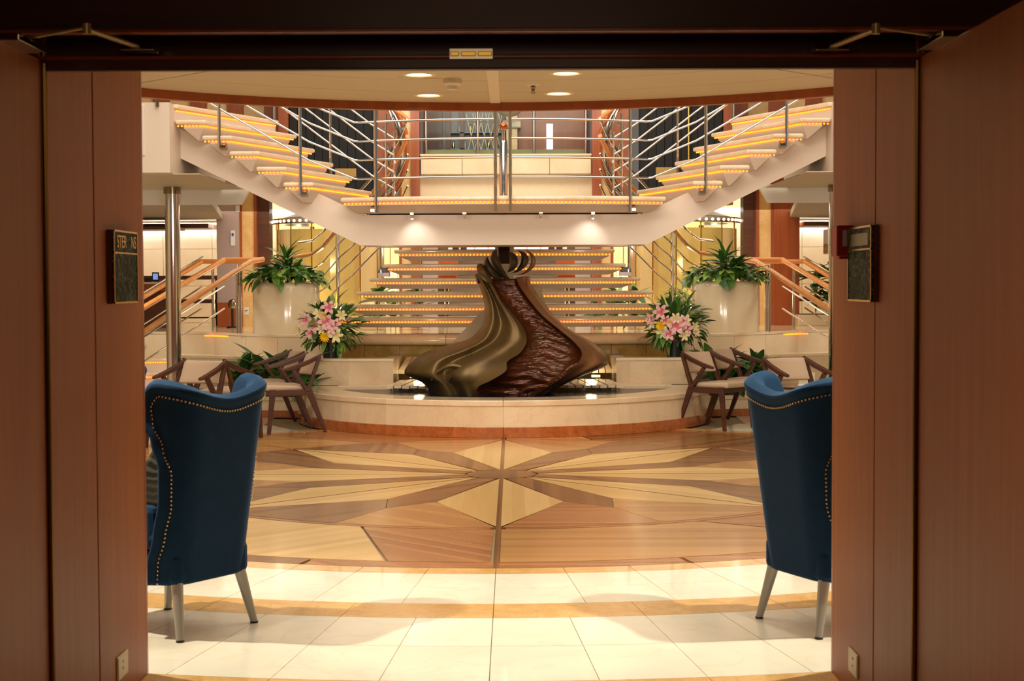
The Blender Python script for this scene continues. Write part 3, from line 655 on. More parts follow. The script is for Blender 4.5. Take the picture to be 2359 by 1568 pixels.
# sloped cascade slats at both sides of the sculpture
for s, side in ((-1, 'left'), (1, 'right')):
    cs = thing('cascade_slats', 'sloping marble slats of the cascade at the %s of the bronze sculpture' % side, 'cascade', (s * .9, 17.4, .26))
    me = MB().loft([[(-.038, -.42, -.014), (.038, -.42, -.014), (.038, -.42, .014), (-.038, -.42, .014)], [(-.038, .44, .002), (.038, .44, .002), (.038, .44, .03), (-.038, .44, .03)]]).mesh('slat', CREAMM)
    for k in range(11): inst('slat', me, cs, (s * (1.20 - .088 * k), 17.35, .365 + (.004 if k % 2 else 0)), (0, 0, s * .12))
    me2 = MB().loft([[(-.034, -.3, -.03), (.034, -.3, -.03), (.034, -.3, .012), (-.034, -.3, .012)], [(-.034, .3, .10), (.034, .3, .10), (.034, .3, .14), (-.034, .3, .14)]]).mesh('upper_slat', CREAMM)
    for k in range(11): inst('upper_slat', me2, cs, (s * (1.18 - .08 * k), 18.5, .47), (0, 0, s * .1))
    MB().box(s * .3, s * 1.24, 16.96, 18.9, .22, .27).build('ledge', CREAMM, cs)
    MB().box(s * 1.0, s * 1.10, 18.04, 18.1, .40, .425).build('underwater_lamp', LAMPU, cs)
    dr = MB()
    random.seed(3 + s)
    for k in range(9): 
        x = s * (1.2 - .075 * k); dr.tube([(x, 16.90, .36), (x + random.uniform(-.01, .01), 16.88, .322)], .0022, 5)
    o = dr.build('water_trickle', GLASS, cs); o['kind'] = 'stuff'
    # pier and parapet behind the basin
    pa = struct('wall_parapet_' + side, 'pale marble parapet %s of the fountain' % side, MB().box(s * 1.245, s * 1.40, 17.42, 18.85, .0, .62), ROSA)
    path = [(1.25, 17.42), (1.75, 17.44), (2.3, 17.6), (2.9, 17.95), (3.9, 18.6)]
    for (a, b) in zip(path[:-1], path[1:]):
        p = MB().prism([(s * a[0], a[1]), (s * b[0], b[1]), (s * b[0], b[1] + .24), (s * a[0], a[1] + .24)], .0, .62).build('panel', ROSA, pa, bevel=.002)
        MB().prism([(s * (a[0] - (.01 if a[0] < 1.3 else 0)), a[1] - .012), (s * b[0], b[1] - .012), (s * b[0], b[1] + .25), (s * (a[0] - (.01 if a[0] < 1.3 else 0)), a[1] + .25)], .62, .654).build('coping', CREAMM, pa, bevel=.006)
    # low planting bed in front of the parapet
    bd = thing('planting_bed', 'low marble planting bed beside the fountain behind the %s wooden chairs' % side, 'planter', (s * 2.9, 17.6, 0))
    q = [(2.15, 17.30), (4.2, 17.75)]
    MB().prism([(s * 2.15, 17.30), (s * 4.2, 17.75), (s * 4.2, 17.9), (s * 2.15, 17.45)], .19, .235).build('coping', CREAMM, bd, bevel=.006)
    MB().prism([(s * 2.15, 17.32), (s * 4.2, 17.77), (s * 4.2, 17.88), (s * 2.15, 17.43)], .08, .19).build('front_wall', CREAMM, bd)
    MB().prism([(s * 2.15, 17.31), (s * 4.2, 17.76), (s * 4.2, 17.89), (s * 2.15, 17.44)], .0, .08).build('plinth', REDM, bd)
    MB().prism([(s * 2.3, 17.47), (s * 3.9, 17.85), (s * 3.9, 18.55), (s * 2.9, 17.9), (s * 2.3, 17.55)], .02, .17).build('soil', SOIL, bd)
# rear wall of the cascade with the rolled edge of the upper basin
ub = thing('upper_basin', 'upper basin with a rolled marble edge behind the sculpture', 'basin', (0, 18.9, 0))
N = 16
def roll(x): return 18.98 - .18 * (1 - (x / 2.2) ** 2)
for a, b in ((-2.15, -.72), (-.715, .715), (.72, 2.15)):
    xs = [a + (b - a) * k / 8 for k in range(9)]
    rings = [[(x, roll(x) + .07 + .085 * math.cos(t), .815 + .07 * math.sin(t)) for t in [2 * math.pi * j / 14 for j in range(14)]] for x in xs]
    MB().loft(rings).build('rolled_edge', ROSA, ub, smooth=True)
for k in range(10):
    a = -2.15 + .43 * k; MB().box(a + .002, a + .428, 19.02, 19.2, .0, .78).build('wall_panel', GOLDM, ub)
MB().prism([(-2.15, roll(2.15) + .08), (0, 18.9), (2.15, roll(2.15) + .08), (2.15, 19.3), (-2.15, 19.3)], .80, .876).build('water', plain('dark_water', (44, 44, 30), .06, spec=.7), ub)
# ---------------------------------------------------------------- bronze sculpture
def crv(p, n):
    """Catmull-Rom through a list of tuples, n samples per span"""
    out = []; m = len(p)
    for i in range(m - 1):
        a, b, c, d = p[max(i - 1, 0)], p[i], p[i + 1], p[min(i + 2, m - 1)]
        for k in range(n):
            t = k / n
            out.append(tuple(.5 * ((2 * b[q]) + (-a[q] + c[q]) * t + (2 * a[q] - 5 * b[q] + 4 * c[q] - d[q]) * t * t + (-a[q] + 3 * b[q] - 3 * c[q] + d[q]) * t ** 3) for q in range(len(a))))
    out.append(tuple(p[-1])); return out
def zp(x, y): return (760 + x / 2.949, 540 + y / 2.949)
bulge = [0, .02, .05, .09, .14, .20, .27, .34, .38, .38, .34, .30]
LN = {   # flow lines of the casting (front view) with their relief towards the viewer
 0: ([(985, 275), (1012, 340), (1042, 440), (1055, 530), (1030, 620), (940, 710), (760, 762), (640, 802), (545, 875), (510, 945), (640, 1015), (715, 1120)], .34),
 1: ([(992, 268), (1030, 337), (1066, 435), (1082, 530), (1068, 622), (1000, 715), (850, 778), (705, 838), (640, 905), (640, 965), (720, 1020), (770, 1120)], .06),
 2: ([(1005, 262), (1048, 335), (1092, 430), (1112, 530), (1102, 622), (1050, 715), (920, 785), (760, 850), (712, 918), (715, 968), (780, 1025), (830, 1120)], -.02),
 3: ([(1020, 262), (1064, 335), (1115, 440), (1150, 535), (1165, 625), (1120, 720), (1000, 795), (850, 862), (790, 925), (790, 975), (840, 1035), (880, 1120)], .07),
 4: ([(1040, 275), (1082, 338), (1140, 445), (1190, 535), (1225, 625), (1200, 720), (1090, 805), (960, 872), (890, 930), (880, 982), (905, 1040), (940, 1120)], -.10),
 5: ([(1060, 286), (1097, 341), (1158, 450), (1220, 535), (1280, 628), (1290, 720), (1200, 805), (1090, 872), (1030, 932), (980, 985), (960, 1040), (975, 1120)], -.12),
 6: ([(1076, 296), (1108, 344), (1172, 460), (1242, 540), (1312, 630), (1337, 720), (1290, 805), (1205, 862), (1195, 925), (1105, 985), (1000, 1042), (1012, 1120)], -.24),
 7: ([(1085, 300), (1118, 345), (1186, 460), (1256, 542), (1325, 632), (1348, 722), (1302, 810), (1235, 868), (1225, 930), (1160, 988), (1080, 1045), (1050, 1120)], -.06),
 8: ([(1140, 300), (1160, 345), (1225, 455), (1295, 545), (1375, 635), (1412, 725), (1392, 808), (1345, 872), (1320, 932), (1270, 990), (1200, 1045), (1130, 1120)], .02),
 9: ([(1195, 300), (1215, 345), (1280, 450), (1355, 545), (1452, 635), (1520, 725), (1530, 805), (1490, 872), (1450, 932), (1400, 990), (1320, 1045), (1220, 1120)], .03),
 10: ([(1255, 300), (1268, 345), (1335, 445), (1420, 545), (1530, 640), (1625, 730), (1662, 800), (1640, 862), (1590, 922), (1525, 982), (1440, 1040), (1320, 1120)], .02),
 11: ([(1270, 290), (1284, 342), (1352, 440), (1440, 545), (1556, 642), (1662, 732), (1712, 802), (1692, 866), (1630, 928), (1560, 985), (1470, 1040), (1350, 1120)], -.16),
 12: ([(1310, 284), (1318, 340), (1382, 438), (1474, 546), (1590, 645), (1706, 733), (1770, 802), (1760, 866), (1690, 922), (1610, 980), (1505, 1038), (1385, 1120)], -.06),
 13: ([(1340, 281), (1346, 340), (1410, 439), (1500, 548), (1618, 648), (1752, 731), (1832, 800), (1850, 862), (1800, 908), (1680, 965), (1535, 1036), (1412, 1120)], .02),
 14: ([(1360, 280), (1368, 340), (1430, 440), (1520, 550), (1640, 650), (1780, 730), (1862, 800), (1893, 860), (1860, 900), (1720, 960), (1560, 1035), (1430, 1120)], .34),
}
YS = 16.62
lines = {}
for k, (pp, d) in LN.items():
    c3 = [(x, y, YS + d * (.45 + .55 * min(1, i / 4)) - bulge[i]) for i, (x, y) in enumerate(pp)]
    lines[k] = crv(c3, 8)
NR = len(lines[0])
def surf(keys, n=5, ripple=0):
    rows = []
    for r in range(NR):
        pts = [lines[k][r] for k in keys]; row = crv(pts, n); out = []
        for q, (x, y, Y) in enumerate(row):
            u = q / (len(row) - 1)
            if ripple:
                e = min(1, 4 * u * (1 - u))
                Y += ripple * e * math.sin(y * .115 + 2.2 * math.sin(u * 7 + y * .006) + 1.3 * math.sin(u * 15)) * (.5 + .5 * (r / NR))
            X = zp(x, y); out.append(at(X[0], X[1], Y))
        rows.append(out)
    return rows
sp = thing('bronze_sculpture', 'tall flowing bronze fountain sculpture with a rippled red water channel', 'sculpture', (0, 16.5, .1))
MB().grid(surf([0, 1, 2, 3, 4, 5, 6])).build('left_drape', BRONZE, sp, smooth=True, fix=False).modifiers.new('s', 'SUBSURF').levels = 1
o = MB().grid(surf([6, 7, 8, 9, 10, 11], 8, .014)).build('water_channel', BRONZER, sp, smooth=True, fix=False)
MB().grid(surf([11, 12, 13, 14])).build('right_drape', BRONZEM, sp, smooth=True, fix=False)
rows = []                                                        # back of the casting
for r in range(NR):
    a = lines[14][r]; b = lines[0][r]; A = at(*zp(a[0], a[1]), a[2]); B = at(*zp(b[0], b[1]), b[2]); w = (A - B).length; out = []
    for q in range(13):
        u = q / 12; P = A.lerp(B, u); P.y += .42 * w * math.sin(math.pi * u) ** .7; P.z -= .05 * math.sin(math.pi * u); out.append(P)
    rows.append(out)
MB().grid(rows).build('back_shell', BRONZE, sp, smooth=True, fix=False)
# flat fin and lip behind the right drape, and the upright lip at the left
def plate(pts, y0, y1, name, mat):
    a = [at(*zp(*p), y0) for p in pts]; b = [at(*zp(*p), y0) + Vector((0, y1 - y0, 0)) for p in pts]
    return MB().loft([[tuple(v) for v in a], [tuple(v) for v in b]]).build(name, mat, sp, bevel=.003)
plate([(1372, 345), (1440, 362), (1440, 400), (1470, 480), (1540, 575), (1500, 575), (1420, 470)], 16.9, 16.95, 'fin', BRONZE)
plate([(982, 275), (996, 272), (1010, 335), (1000, 335)], 16.7, 16.8, 'lip', BRONZED)
plate([(1070, 302), (1290, 302), (1290, 340), (1110, 340)], 16.82, 16.95, 'spout_block', TREAD)
def curl(pts, r0, Y, name, mat):
    p = crv([tuple(at(*zp(x, y), Y + dy)) for x, y, dy in pts], 6); n = len(p)
    return MB().tube(p, [r0 * (.12 + .88 * math.sin(math.pi * min(1, .08 + .92 * k / (n - 1)))) for k in range(n)], 10).build(name, mat, sp, smooth=True)
curl([(690, 990, .02), (735, 930, .0), (820, 890, -.02), (905, 905, -.01), (950, 950, .02), (915, 1010, .05)], .026, 16.24, 'curl', BRONZE)
curl([(800, 1000, .02), (850, 950, 0), (900, 935, -.01), (925, 965, .03)], .018, 16.22, 'curl', BRONZED)
curl([(1480, 1015, .04), (1560, 970, .0), (1625, 905, -.02), (1690, 870, -.01), (1720, 800, .04)], .026, 16.18, 'curl', BRONZER)
curl([(1270, 1100, .05), (1330, 1050, 0), (1420, 1030, -.01), (1500, 1040, .02), (1450, 1090, .06)], .024, 16.2, 'curl', BRONZER)
# crescents of the open sphere at the head
def crescent(A, B, c1, c2, d, name, mat, back=0, tw=.014):
    """blade between two tips: outer edge bends through c1, inner edge through c2; bellies towards the viewer by d"""
    n = 14; fr, bk = [], []
    def bez(p, c, q, t):
        u = .5 - .5 * math.cos(math.pi * t); return tuple(p[i] + (q[i] - p[i]) * u + (c[i] - (p[i] + q[i]) / 2) * math.sin(math.pi * t) for i in (0, 1))
    rings = []
    for k in range(n + 1):
        t = k / n; o_, i_ = bez(A, c1, B, t), bez(A, c2, B, t); e = math.sin(math.pi * t)
        row = []
        for u in (0, .33, .67, 1):
            x = o_[0] + (i_[0] - o_[0]) * u; y = o_[1] + (i_[1] - o_[1]) * u
            row.append(at(1080 + x / 9.222, 550 + y / 9.222, 16.55 + back - d * e * math.sin(math.pi * (.15 + .6 * u))))
        ring = row + [p + Vector((0, tw, 0)) for p in reversed(row)]
        rings.append([tuple(v) for v in ring])
    return MB().loft(rings).build(name, mat, sp, smooth=True)
crescent((610, 215), (915, 868), (500, 590), (690, 545), .22, 'blade', BRONZED)
crescent((415, 365), (810, 880), (395, 725), (560, 665), .26, 'blade', BRONZED)
crescent((260, 520), (490, 960), (195, 730), (440, 740), .20, 'blade', BRONZE)
crescent((808, 270), (800, 712), (1055, 480), (868, 490), .18, 'blade', BRONZED)
crescent((990, 240), (850, 735), (1268, 490), (1105, 490), .13, 'blade', BRONZED)
crescent((1080, 210), (960, 768), (1420, 520), (1320, 500), .05, 'blade', BRONZEM)
# ---------------------------------------------------------------- raised middle deck, side stairs, planters
ZM = .86
md = struct('floor_raised', 'raised marble floor behind the fountain', MB().prism([(-3.84, 20.6), (-2.83, 19.38), (-1.9, 19.34), (1.9, 19.34), (2.83, 19.38), (3.84, 20.6), (8, 20.6), (8, 28.2), (-8, 28.2), (-8, 20.6)], 0, ZM - .035), CREAMM)
mb = MB().prism([(-3.86, 20.58), (-2.84, 19.36), (-1.3, 19.32), (1.3, 19.32), (2.84, 19.36), (3.86, 20.58), (4.9, 20.9), (8, 21.2), (8, 28.2), (-8, 28.2), (-8, 21.2), (-4.9, 20.9)], ZM - .035, ZM)
mb.build('coping', CREAMM, md, bevel=.008)
for s in (-1, 1):
    for (a, b) in (((1.6, 19.33), (2.2, 19.33)), ((2.204, 19.33), (2.83, 19.35)), ((2.834, 19.36), (3.32, 19.96)), ((3.324, 19.965), (3.84, 20.58))):
        MB().prism([(s * a[0], a[1]), (s * b[0], b[1]), (s * b[0], b[1] + .05), (s * a[0], a[1] + .05)], .3, ZM - .036).build('marble_panel', CREAMM, md)
    side = 'left' if s < 0 else 'right'
    ss = thing('side_stair', 'marble side stair with wooden handrails going down at the %s' % side, 'staircase', (s * 4.6, 20, 0))
    for i in range(5):
        z = ZM - .172 * (i + 1) + .0; y0 = 20.75 - .34 * (i + 1)
        pts = [(3.9, y0 + .5), (4.5, y0 + .42), (5.4, y0 + .15), (6.4, y0 - .3)]
        if z < .02: continue
        poly = [(s * a, b + .55) for a, b in pts[::-1]]
        poly = [(s * a, b) for a, b in pts] + poly
        MB().prism([(s * a, b + .03) for a, b in pts] + [(s * a, b + .55) for a, b in pts[::-1]], 0, z - .035).build('riser', WHITE, ss)
        t = MB().prism(poly, z - .035, z).build('tread', TREAD, ss, bevel=.01)
        led([(s * a, b + .015, 0) for a, b in pts], z - .05, t, .03)
    led([(s * 3.6, 20.3, 0), (s * 3.87, 20.57, 0), (s * 4.9, 20.89, 0)], ZM - .05, ss, .03)
    def M2(x): return x if s < 0 else 2 * 1159.5 - x                # the right stair mirrors the left
    railA = [at(M2(606), 597, 20.7), at(M2(578), 602, 20.5), at(M2(540), 626, 19.9), at(M2(335), 762, 17.7), at(M2(320), 772, 17.55)]
    railB = [at(M2(600), 598, 21.2), at(M2(516), 598, 21.2), at(M2(335), 706, 19.3), at(M2(300), 726, 19.0)]
    railC = [at(M2(560), 602, 22.3), at(M2(464), 602, 22.3), at(M2(335), 681, 20.6), at(M2(300), 702, 20.3)]
    for rl in (railA, railB, railC):
        MB().tube(rl, .036, 10).build('handrail', RAIL_WOOD, ss, smooth=True)
    for dz in (.36, .66):
        MB().tube([p - Vector((0, 0, dz)) for p in railB[1:]], .011, 8).build('rail', CHROME, ss, smooth=True)
        MB().tube([p - Vector((0, 0, dz)) for p in railC[1:]], .011, 8).build('rail', CHROME, ss, smooth=True)
    MB().tube([p + Vector((0, .1, .07)) for p in railC[1:]], .012, 8).build('rail', CHROME, ss, smooth=True)
    for (px, Y, r) in ((546, 20.0, .02), (553, 20.1, .02), (490, 21.2, .02)):
        p = at(M2(px), 610, Y); MB().tube([(p.x, Y, ZM), (p.x, Y, p.z - .0)], r, 10).build('post', CHROME, ss, smooth=True)
    # cylinder planter
    c = (s * 2.81, 20.02)
    pl = thing('cylinder_planter', 'tall polished marble cylinder planter at the %s of the stairs' % side, 'planter', (c[0], c[1], ZM), 'cylinder planters')
    MB().lathe([(.0001, 0), (.425, 0), (.425, .575), (.412, .615), (.375, .645), (.34, .645), (.335, .60)], (c[0], c[1], ZM), 48).build('drum', CREAMM, pl, smooth=True)
    MB().lathe([(.0001, .60), (.336, .60)], (c[0], c[1], ZM), 32).build('soil', SOIL, pl)
    # chrome column standing behind the parapet
    cc = struct('column_chrome_' + side, 'polished chrome column at the %s' % side, MB().tube([(s * 3.72, 17.55, .0), (s * 3.72, 17.55, 2.62)], .083, 28), CHROME, smooth=True)
    MB().tube([(s * 3.72, 17.55, 2.50), (s * 3.72, 17.55, 2.60)], .096, 28).build('collar', CHROMED, cc, smooth=True)

# ---------------------------------------------------------------- upper decks at both sides
for s in (-1, 1):
    side = 'left' if s < 0 else 'right'
    dk = struct('ceiling_upper_deck_' + side, 'white edge and underside of the upper deck at the %s' % side, MB().box(s * 3.26, s * 8, 15.35, 18.3, 2.585, 3.27).box(s * 4.35, s * 8, 18.3, 28, 2.585, 3.27).box(s * 3.0, s * 4.35, 18.3, 28, 3.0, 3.27), WHITE)
    MB().box(s * 3.5, s * 3.7, 15.33, 15.36, 2.75, 3.25).build('pilaster', WHITE, dk, bevel=.01)
    MB().tube([(s * 3.37, 15.32, 3.22), (s * 3.37, 15.32, 3.30)], .018, 10).build('small_fixture', CHROMED, dk, smooth=True)
    MB().box(s * 3.0, s * 8, 15.5, 18.05, 2.578, 2.586).build('ceiling_lining', CEIL, dk)
    MB().prism_y([(s * 2.92, 2.62), (s * 8, 2.62), (s * 8, 2.41), (s * 3.05, 2.41)], 18.1, 18.2).build('downstand', plain('downstand_white_' + side, (232, 226, 216), .4), dk)
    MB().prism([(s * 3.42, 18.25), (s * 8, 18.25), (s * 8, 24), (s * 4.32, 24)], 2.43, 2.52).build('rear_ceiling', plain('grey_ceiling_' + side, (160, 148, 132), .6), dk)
    MB().lathe([(.0001, -.004), (.07, -.004), (.085, 0)], (s * 3.9, 16.9, 2.585), 24).build('recessed_lamp', LAMP, dk)
    # reception wall far behind
    rw = struct('wall_reception_' + side, 'brightly lit marble wall behind the side stair at the %s' % side, MB().box(s * 3.2, s * 8, 25.5, 25.7, .86, 3), CREAMM)
    for k in range(6):
        for z in range(3):
            MB().box(s * (3.2 + .8 * k + .003), s * (4.0 + .8 * k - .003), 25.47, 25.5, .86 + .6 * z + .003, 1.46 + .6 * z - .003).build('marble_panel', CREAMM, rw)
    MB().box(s * 3.3, s * 8, 24.2, 25.46, 2.60, 2.64).build('cove', COVE, rw)
    for (y0, y1, z0, z1, xx) in ((22.6, 22.8, 2.30, 2.36, 4.30), (22.0, 22.15, 2.26, 2.30, 4.65)):
        MB().box(s * xx, s * 8, y0, y1 + .5, z0, z1).build('canopy_board', DWALNUT, rw)
    # slab pillars
    pr = struct('column_pillar_' + side, 'honey marble pillar edged with cherry wood at the %s' % side, MB().box(s * 3.69, s * 3.865, 22.9, 23.3, .86, 3), PILLARM)
    MB().box(s * 3.865, s * 3.90, 22.88, 23.3, .86, 3).build('wood_edge', RED_WOOD, pr)
    MB().box(s * 3.655, s * 3.69, 22.88, 23.3, .86, 3).build('wood_edge', RED_WOOD, pr)
    MB().box(s * 3.48, s * 3.655, 23.0, 23.3, .86, 3).build('dark_return', DWALNUT, pr)
    x0, x1 = (3.90, 4.27) if s > 0 else (3.90, 4.22)
    MB().box(s * x0, s * x1, 22.8, 23.3, .86, 3).build('wall_panel', RED_WOOD if s > 0 else GREYP, pr)
    if s < 0:
        MB().box(s * x0, s * x1, 22.79, 22.8, .86, 1.22).build('lower_panel', RED_WOOD, pr)
    # golden glass lift
    lf = thing('glass_lift', 'golden glass lift shaft with a lit chrome ring behind the %s planter' % side, 'lift', (s * 2.5, 23.2, ZM))
    cx, cy, r = s * 2.62, 23.3, .80
    for k in range(7):
        a0 = 180 + k * 180 / 7; MB().lathe([(r, .3), (r, 1.42)], (cx, cy, ZM), 4, a0 + .8, a0 + 180 / 7 - .8).build('glass_panel', GOLDG if k in (2, 3, 4) else GOLDG2, lf, fix=False)
        a = R(a0); MB().tube([(cx + r * math.cos(a), cy + r * math.sin(a), ZM), (cx + r * math.cos(a), cy + r * math.sin(a), ZM + 1.5)], .012, 6).build('mullion', BRASS, lf)
    MB().lathe([(r - .1, 1.5), (r + .05, 1.5), (r + .05, 1.58), (r - .1, 1.58)], (cx, cy, ZM), 40).build('ring', CHROME, lf, smooth=True)
    lb = MB()
    for k in range(26):
        a = R(180 + 180 * (k + .5) / 26); lb.ball((cx + (r + .05) * math.cos(a), cy + (r + .05) * math.sin(a), ZM + 1.54), .022, 6, 4)
    o = lb.build('ring_lamps', glow('lift_lamp_' + side, (255, 236, 190), 2.5), lf); o['kind'] = 'stuff'
    MB().lathe([(.0001, 1.85), (r - .1, 1.6), (r - .1, 1.58)], (cx, cy, ZM), 32).build('canopy', plain('grey_canopy_' + side, (96, 88, 76), .4, .4), lf)
    MB().lathe([(.0001, .26), (r + .04, .26), (r + .04, .30), (.0001, .30)], (cx, cy, ZM), 32).build('glowing_sill', COVE, lf)
    MB().lathe([(.0001, 0), (r + .02, 0), (r + .02, .26), (.0001, .26)], (cx, cy, ZM), 32).build('base', GOLDM, lf)
    MB().box(cx - .25, cx + .25, cy + .1, cy + .2, ZM + .5, ZM + 1.9).build('inner_lamp', glow('lift_glow_' + side, (255, 220, 130), 1.2), lf)
    # bright and golden wall strips between lift and the centre
    gs = struct('wall_gold_' + side, 'golden panelled wall at the %s of the lower flight' % side, MB().box(s * 1.62, s * 2.3, 24.2, 24.3, ZM, 2.7), GOLDG2)
    for k in range(4):
        MB().box(s * (1.64 + .165 * k), s * (1.79 + .165 * k), 24.14, 24.2, ZM + .02, 2.6).build('fluted_panel', [plain('pale_panel_%s' % side, (246, 230, 180), .3) if k < 2 else GOLDG2][0], gs, bevel=.01)
    for k in range(4):
        MB().box(s * (1.70 + .085 * k), s * (1.715 + .085 * k), 24.11, 24.14, 1.25 + .1 * (k % 2), 1.75).build('reflection_bar', glow('reflection_%s_%d' % (side, k), (236, 226, 255), 1.1), gs)  # bluish reflection lines on the panel, put in as glowing bars
    point('gold_light', (s * 1.95, 23.6, 2.3), 26, .1, (1, .86, .5)); point('lift_light', (s * 2.9, 22.2, 1.25), 10, .1, (1, .85, .45))
    # full-height pillars beside the central opening
    cp = struct('column_centre_' + side, 'honey marble and cherry wood pillar of the rear gallery at the %s' % side, MB().box(s * 1.345, s * 1.48, 22.2, 22.4, ZM, 4.4), PILLARM)
    MB().box(s * 1.22, s * 1.345, 22.15, 22.4, ZM, 4.4).build('wood_pilaster', RED_WOOD, cp)
    MB().box(s * 1.48, s * 1.52, 22.18, 22.4, ZM, 4.4).build('wood_edge', RED_WOOD, cp)
    # black screens and arched frames upstairs
    bs = struct('wall_black_' + side, 'black slatted screen on the upper deck at the %s' % side, MB().box(s * 1.92, s * 3.24, 22.6, 22.7, 2.6, 4.5), BLACKP)
    for k in range(11):
        MB().box(s * (1.93 + .119 * k), s * (1.93 + .119 * k + .108), 22.57, 22.6, 2.6, 4.5).build('slat', BLACKP, bs)
    MB().box(s * 2.15, s * 2.45, 22.48, 22.54, 3.02, 3.14).build('brass_plate', plain('brass_board_' + side, (176, 140, 70), .4), bs)
    if s > 0: MB().tube([(2.62, 22.5, 2.6), (2.62, 22.5, 4.4)], .022, 10).build('brass_pole', BRASS, bs, smooth=True)
    MB().box(s * 3.12, s * 3.26, 22.5, 22.7, 2.6, 4.5).build('wood_jamb', RED_WOOD, bs)
    up = struct('wall_upper_' + side, 'cream and wood wall of the upper deck at the %s' % side, MB().box(s * 3.26, s * 8, 23.4, 23.6, 3.27, 5), PILLARM)
    for k in range(5):
        MB().box(s * (3.35 + .55 * k), s * (3.6 + .55 * k), 23.35, 23.4, 3.27, 4.6).build('wood_panel', RED_WOOD, up)
    af = bs
    def M3(x): return x if s < 0 else 2 * 1159.5 - x
    def arch(r0, dx, mat, name, Y=20.9):
        pts = []
        for k in range(17):
            a = R(-75 + 150 * k / 16); pts.append(at(M3(840 + dx + 97 * math.cos(a)), 345 - 130 * math.sin(a), Y))
        MB().tube(pts, r0, 8).build(name, mat, af, smooth=True)
    arch(.03, 2, RED_WOOD, 'wood_arch'); arch(.02, -8, CHROME, 'chrome_arch', 20.85); arch(.014, -14, CHROMED, 'chrome_arch', 20.85)
    MB().prism_y([(at(M3(x), y, 21.2).x, at(M3(x), y, 21.2).z) for x, y in ((872, 250), (918, 250), (934, 330), (930, 400), (908, 462), (872, 462))], 21.15, 21.25).build('wood_infill', RED_WOOD, af)
    for (x0, y0, x1, y1) in ((880, 290, 908, 440), (912, 300, 880, 430), (905, 262, 878, 300), (882, 330, 905, 462), (910, 385, 884, 462), (896, 255, 911, 340)):
        p, q = at(M3(x0), y0, 20.8), at(M3(x1), y1, 20.8); md_ = (p + q) / 2 + Vector((-s * .04, 0, 0))
        MB().tube(crv([tuple(p), tuple(md_), tuple(q)], 4), .012, 6).build('lattice_bar', CHROME, af, smooth=True)

# ---------------------------------------------------------------- rear gallery in the middle
gl = struct('wall_gallery', 'cream curved balustrade of the rear gallery', MB().box(-1.22, 1.22, 22.3, 22.5, 2.5, 3.03), CREAMM)
for a, b in ((-1.20, -.62), (-.615, -.003), (.003, .615), (.62, 1.20)):
    MB().box(a, b, 22.12, 22.3, 3.03, 3.28).build('front_panel', CREAMM, gl, bevel=.006)
MB().box(-1.21, 1.21, 22.1, 22.42, 3.28, 3.31).build('coping', CREAMM, gl, bevel=.006)
MB().box(-1.16, 1.16, 22.45, 22.6, 3.28, 3.40).build('carpet_edge', plain('sage_carpet', (150, 142, 108), .9), gl)
gb = thing('glass_balustrade', 'glass balustrade with chrome posts on the rear gallery', 'balustrade', (0, 22.35, 3.31))
for x in (-1.14, -.40, .40, 1.14): MB().tube([(x, 22.35, 3.31), (x, 22.35, 4.3)], .022, 10).build('post', CHROME, gb, smooth=True)
for a, b in ((-1.12, -.42), (-.38, .38), (.42, 1.12)): MB().box(a, b, 22.345, 22.355, 3.33, 4.25).build('glass_pane', GLASS, gb)
sw = struct('wall_shop', 'wood and glass shop front behind the rear gallery', MB().box(-1.3, 1.3, 24.4, 24.5, 2.6, 5), DWALNUT)
MB().box(.18, 1.25, 24.33, 24.4, 3.2, 4.8).build('wood_panel', RED_WOOD, sw)
MB().box(-1.05, .0, 24.33, 24.4, 3.2, 4.8).build('display_back', plain('display_grey', (118, 116, 120), .3), sw)
for x in (-1.06, -.93, -.72, -.08): MB().box(x, x + .07, 24.2, 24.33, 3.2, 4.8).build('wood_mullion', DWALNUT, sw)
MB().box(.0, .17, 24.1, 24.33, 3.2, 4.8).build('cream_pilaster', PILLARM, sw)
MB().box(-.06, .23, 24.02, 24.33, 3.86, 3.98).build('cream_capital', CREAMM, sw, bevel=.02)
for z in (3.55, 3.8): MB().box(-.86, -.08, 24.2, 24.33, z, z + .015).build('shelf', plain('blue_shelf%d' % int(z * 100), (90, 110, 150), .2), sw)
MB().box(.62, .72, 24.30, 24.33, 3.45, 3.95).build('lit_slot', glow('slot_light', (210, 220, 255), 1.6), sw)
random.seed(5)
for k in range(9):
    x = -.82 + .09 * k; z = 3.815 if k % 2 else 3.565
    vl = '%s vase on the %s shelf behind the gallery glass, number %s from the left' % (('brass', 'silver', 'silver')[k % 3], 'upper' if k % 2 else 'lower', ('one', 'one', 'two', 'two', 'three', 'three', 'four', 'four', 'five')[k])
    t = tag(MB().lathe([(.0001, 0), (.018, .0), (.026, .05), (.012, .09), (.016, .12), (.0001, .12)], (x, 24.26, z), 10).build('display_vase', STEEL if k % 3 else BRASS, None, smooth=True), vl, 'vase', 'vases in the shop window')
lat = MB()
for k in range(6):
    x = -.62 + .1 * k; lat.bar((x, 24.18, 3.4), (x + .16, 24.18, 4.1), .012, .012, up=(0, 1, 0)); lat.bar((x + .16, 24.18, 3.4), (x, 24.18, 4.1), .012, .012, up=(0, 1, 0))
lat.build('lattice_screen', STRIPC, sw)
rc_ = thing('wall_bracket', 'cream scalloped lamp bowl above the copper knob at the top of the opening', 'lamp', (0, 23.6, 4.0))
MB().lathe([(.0001, -.02), (.10, 0), (.17, .05), (.16, .055), (.0001, .01)], (.05, 23.6, 4.0), 24).build('bowl', CREAMM, rc_, smooth=True)
MB().tube([(.05, 23.6, 4.03), (.05, 23.6, 4.6)], .02, 8).build('rod', BRASS, rc_)
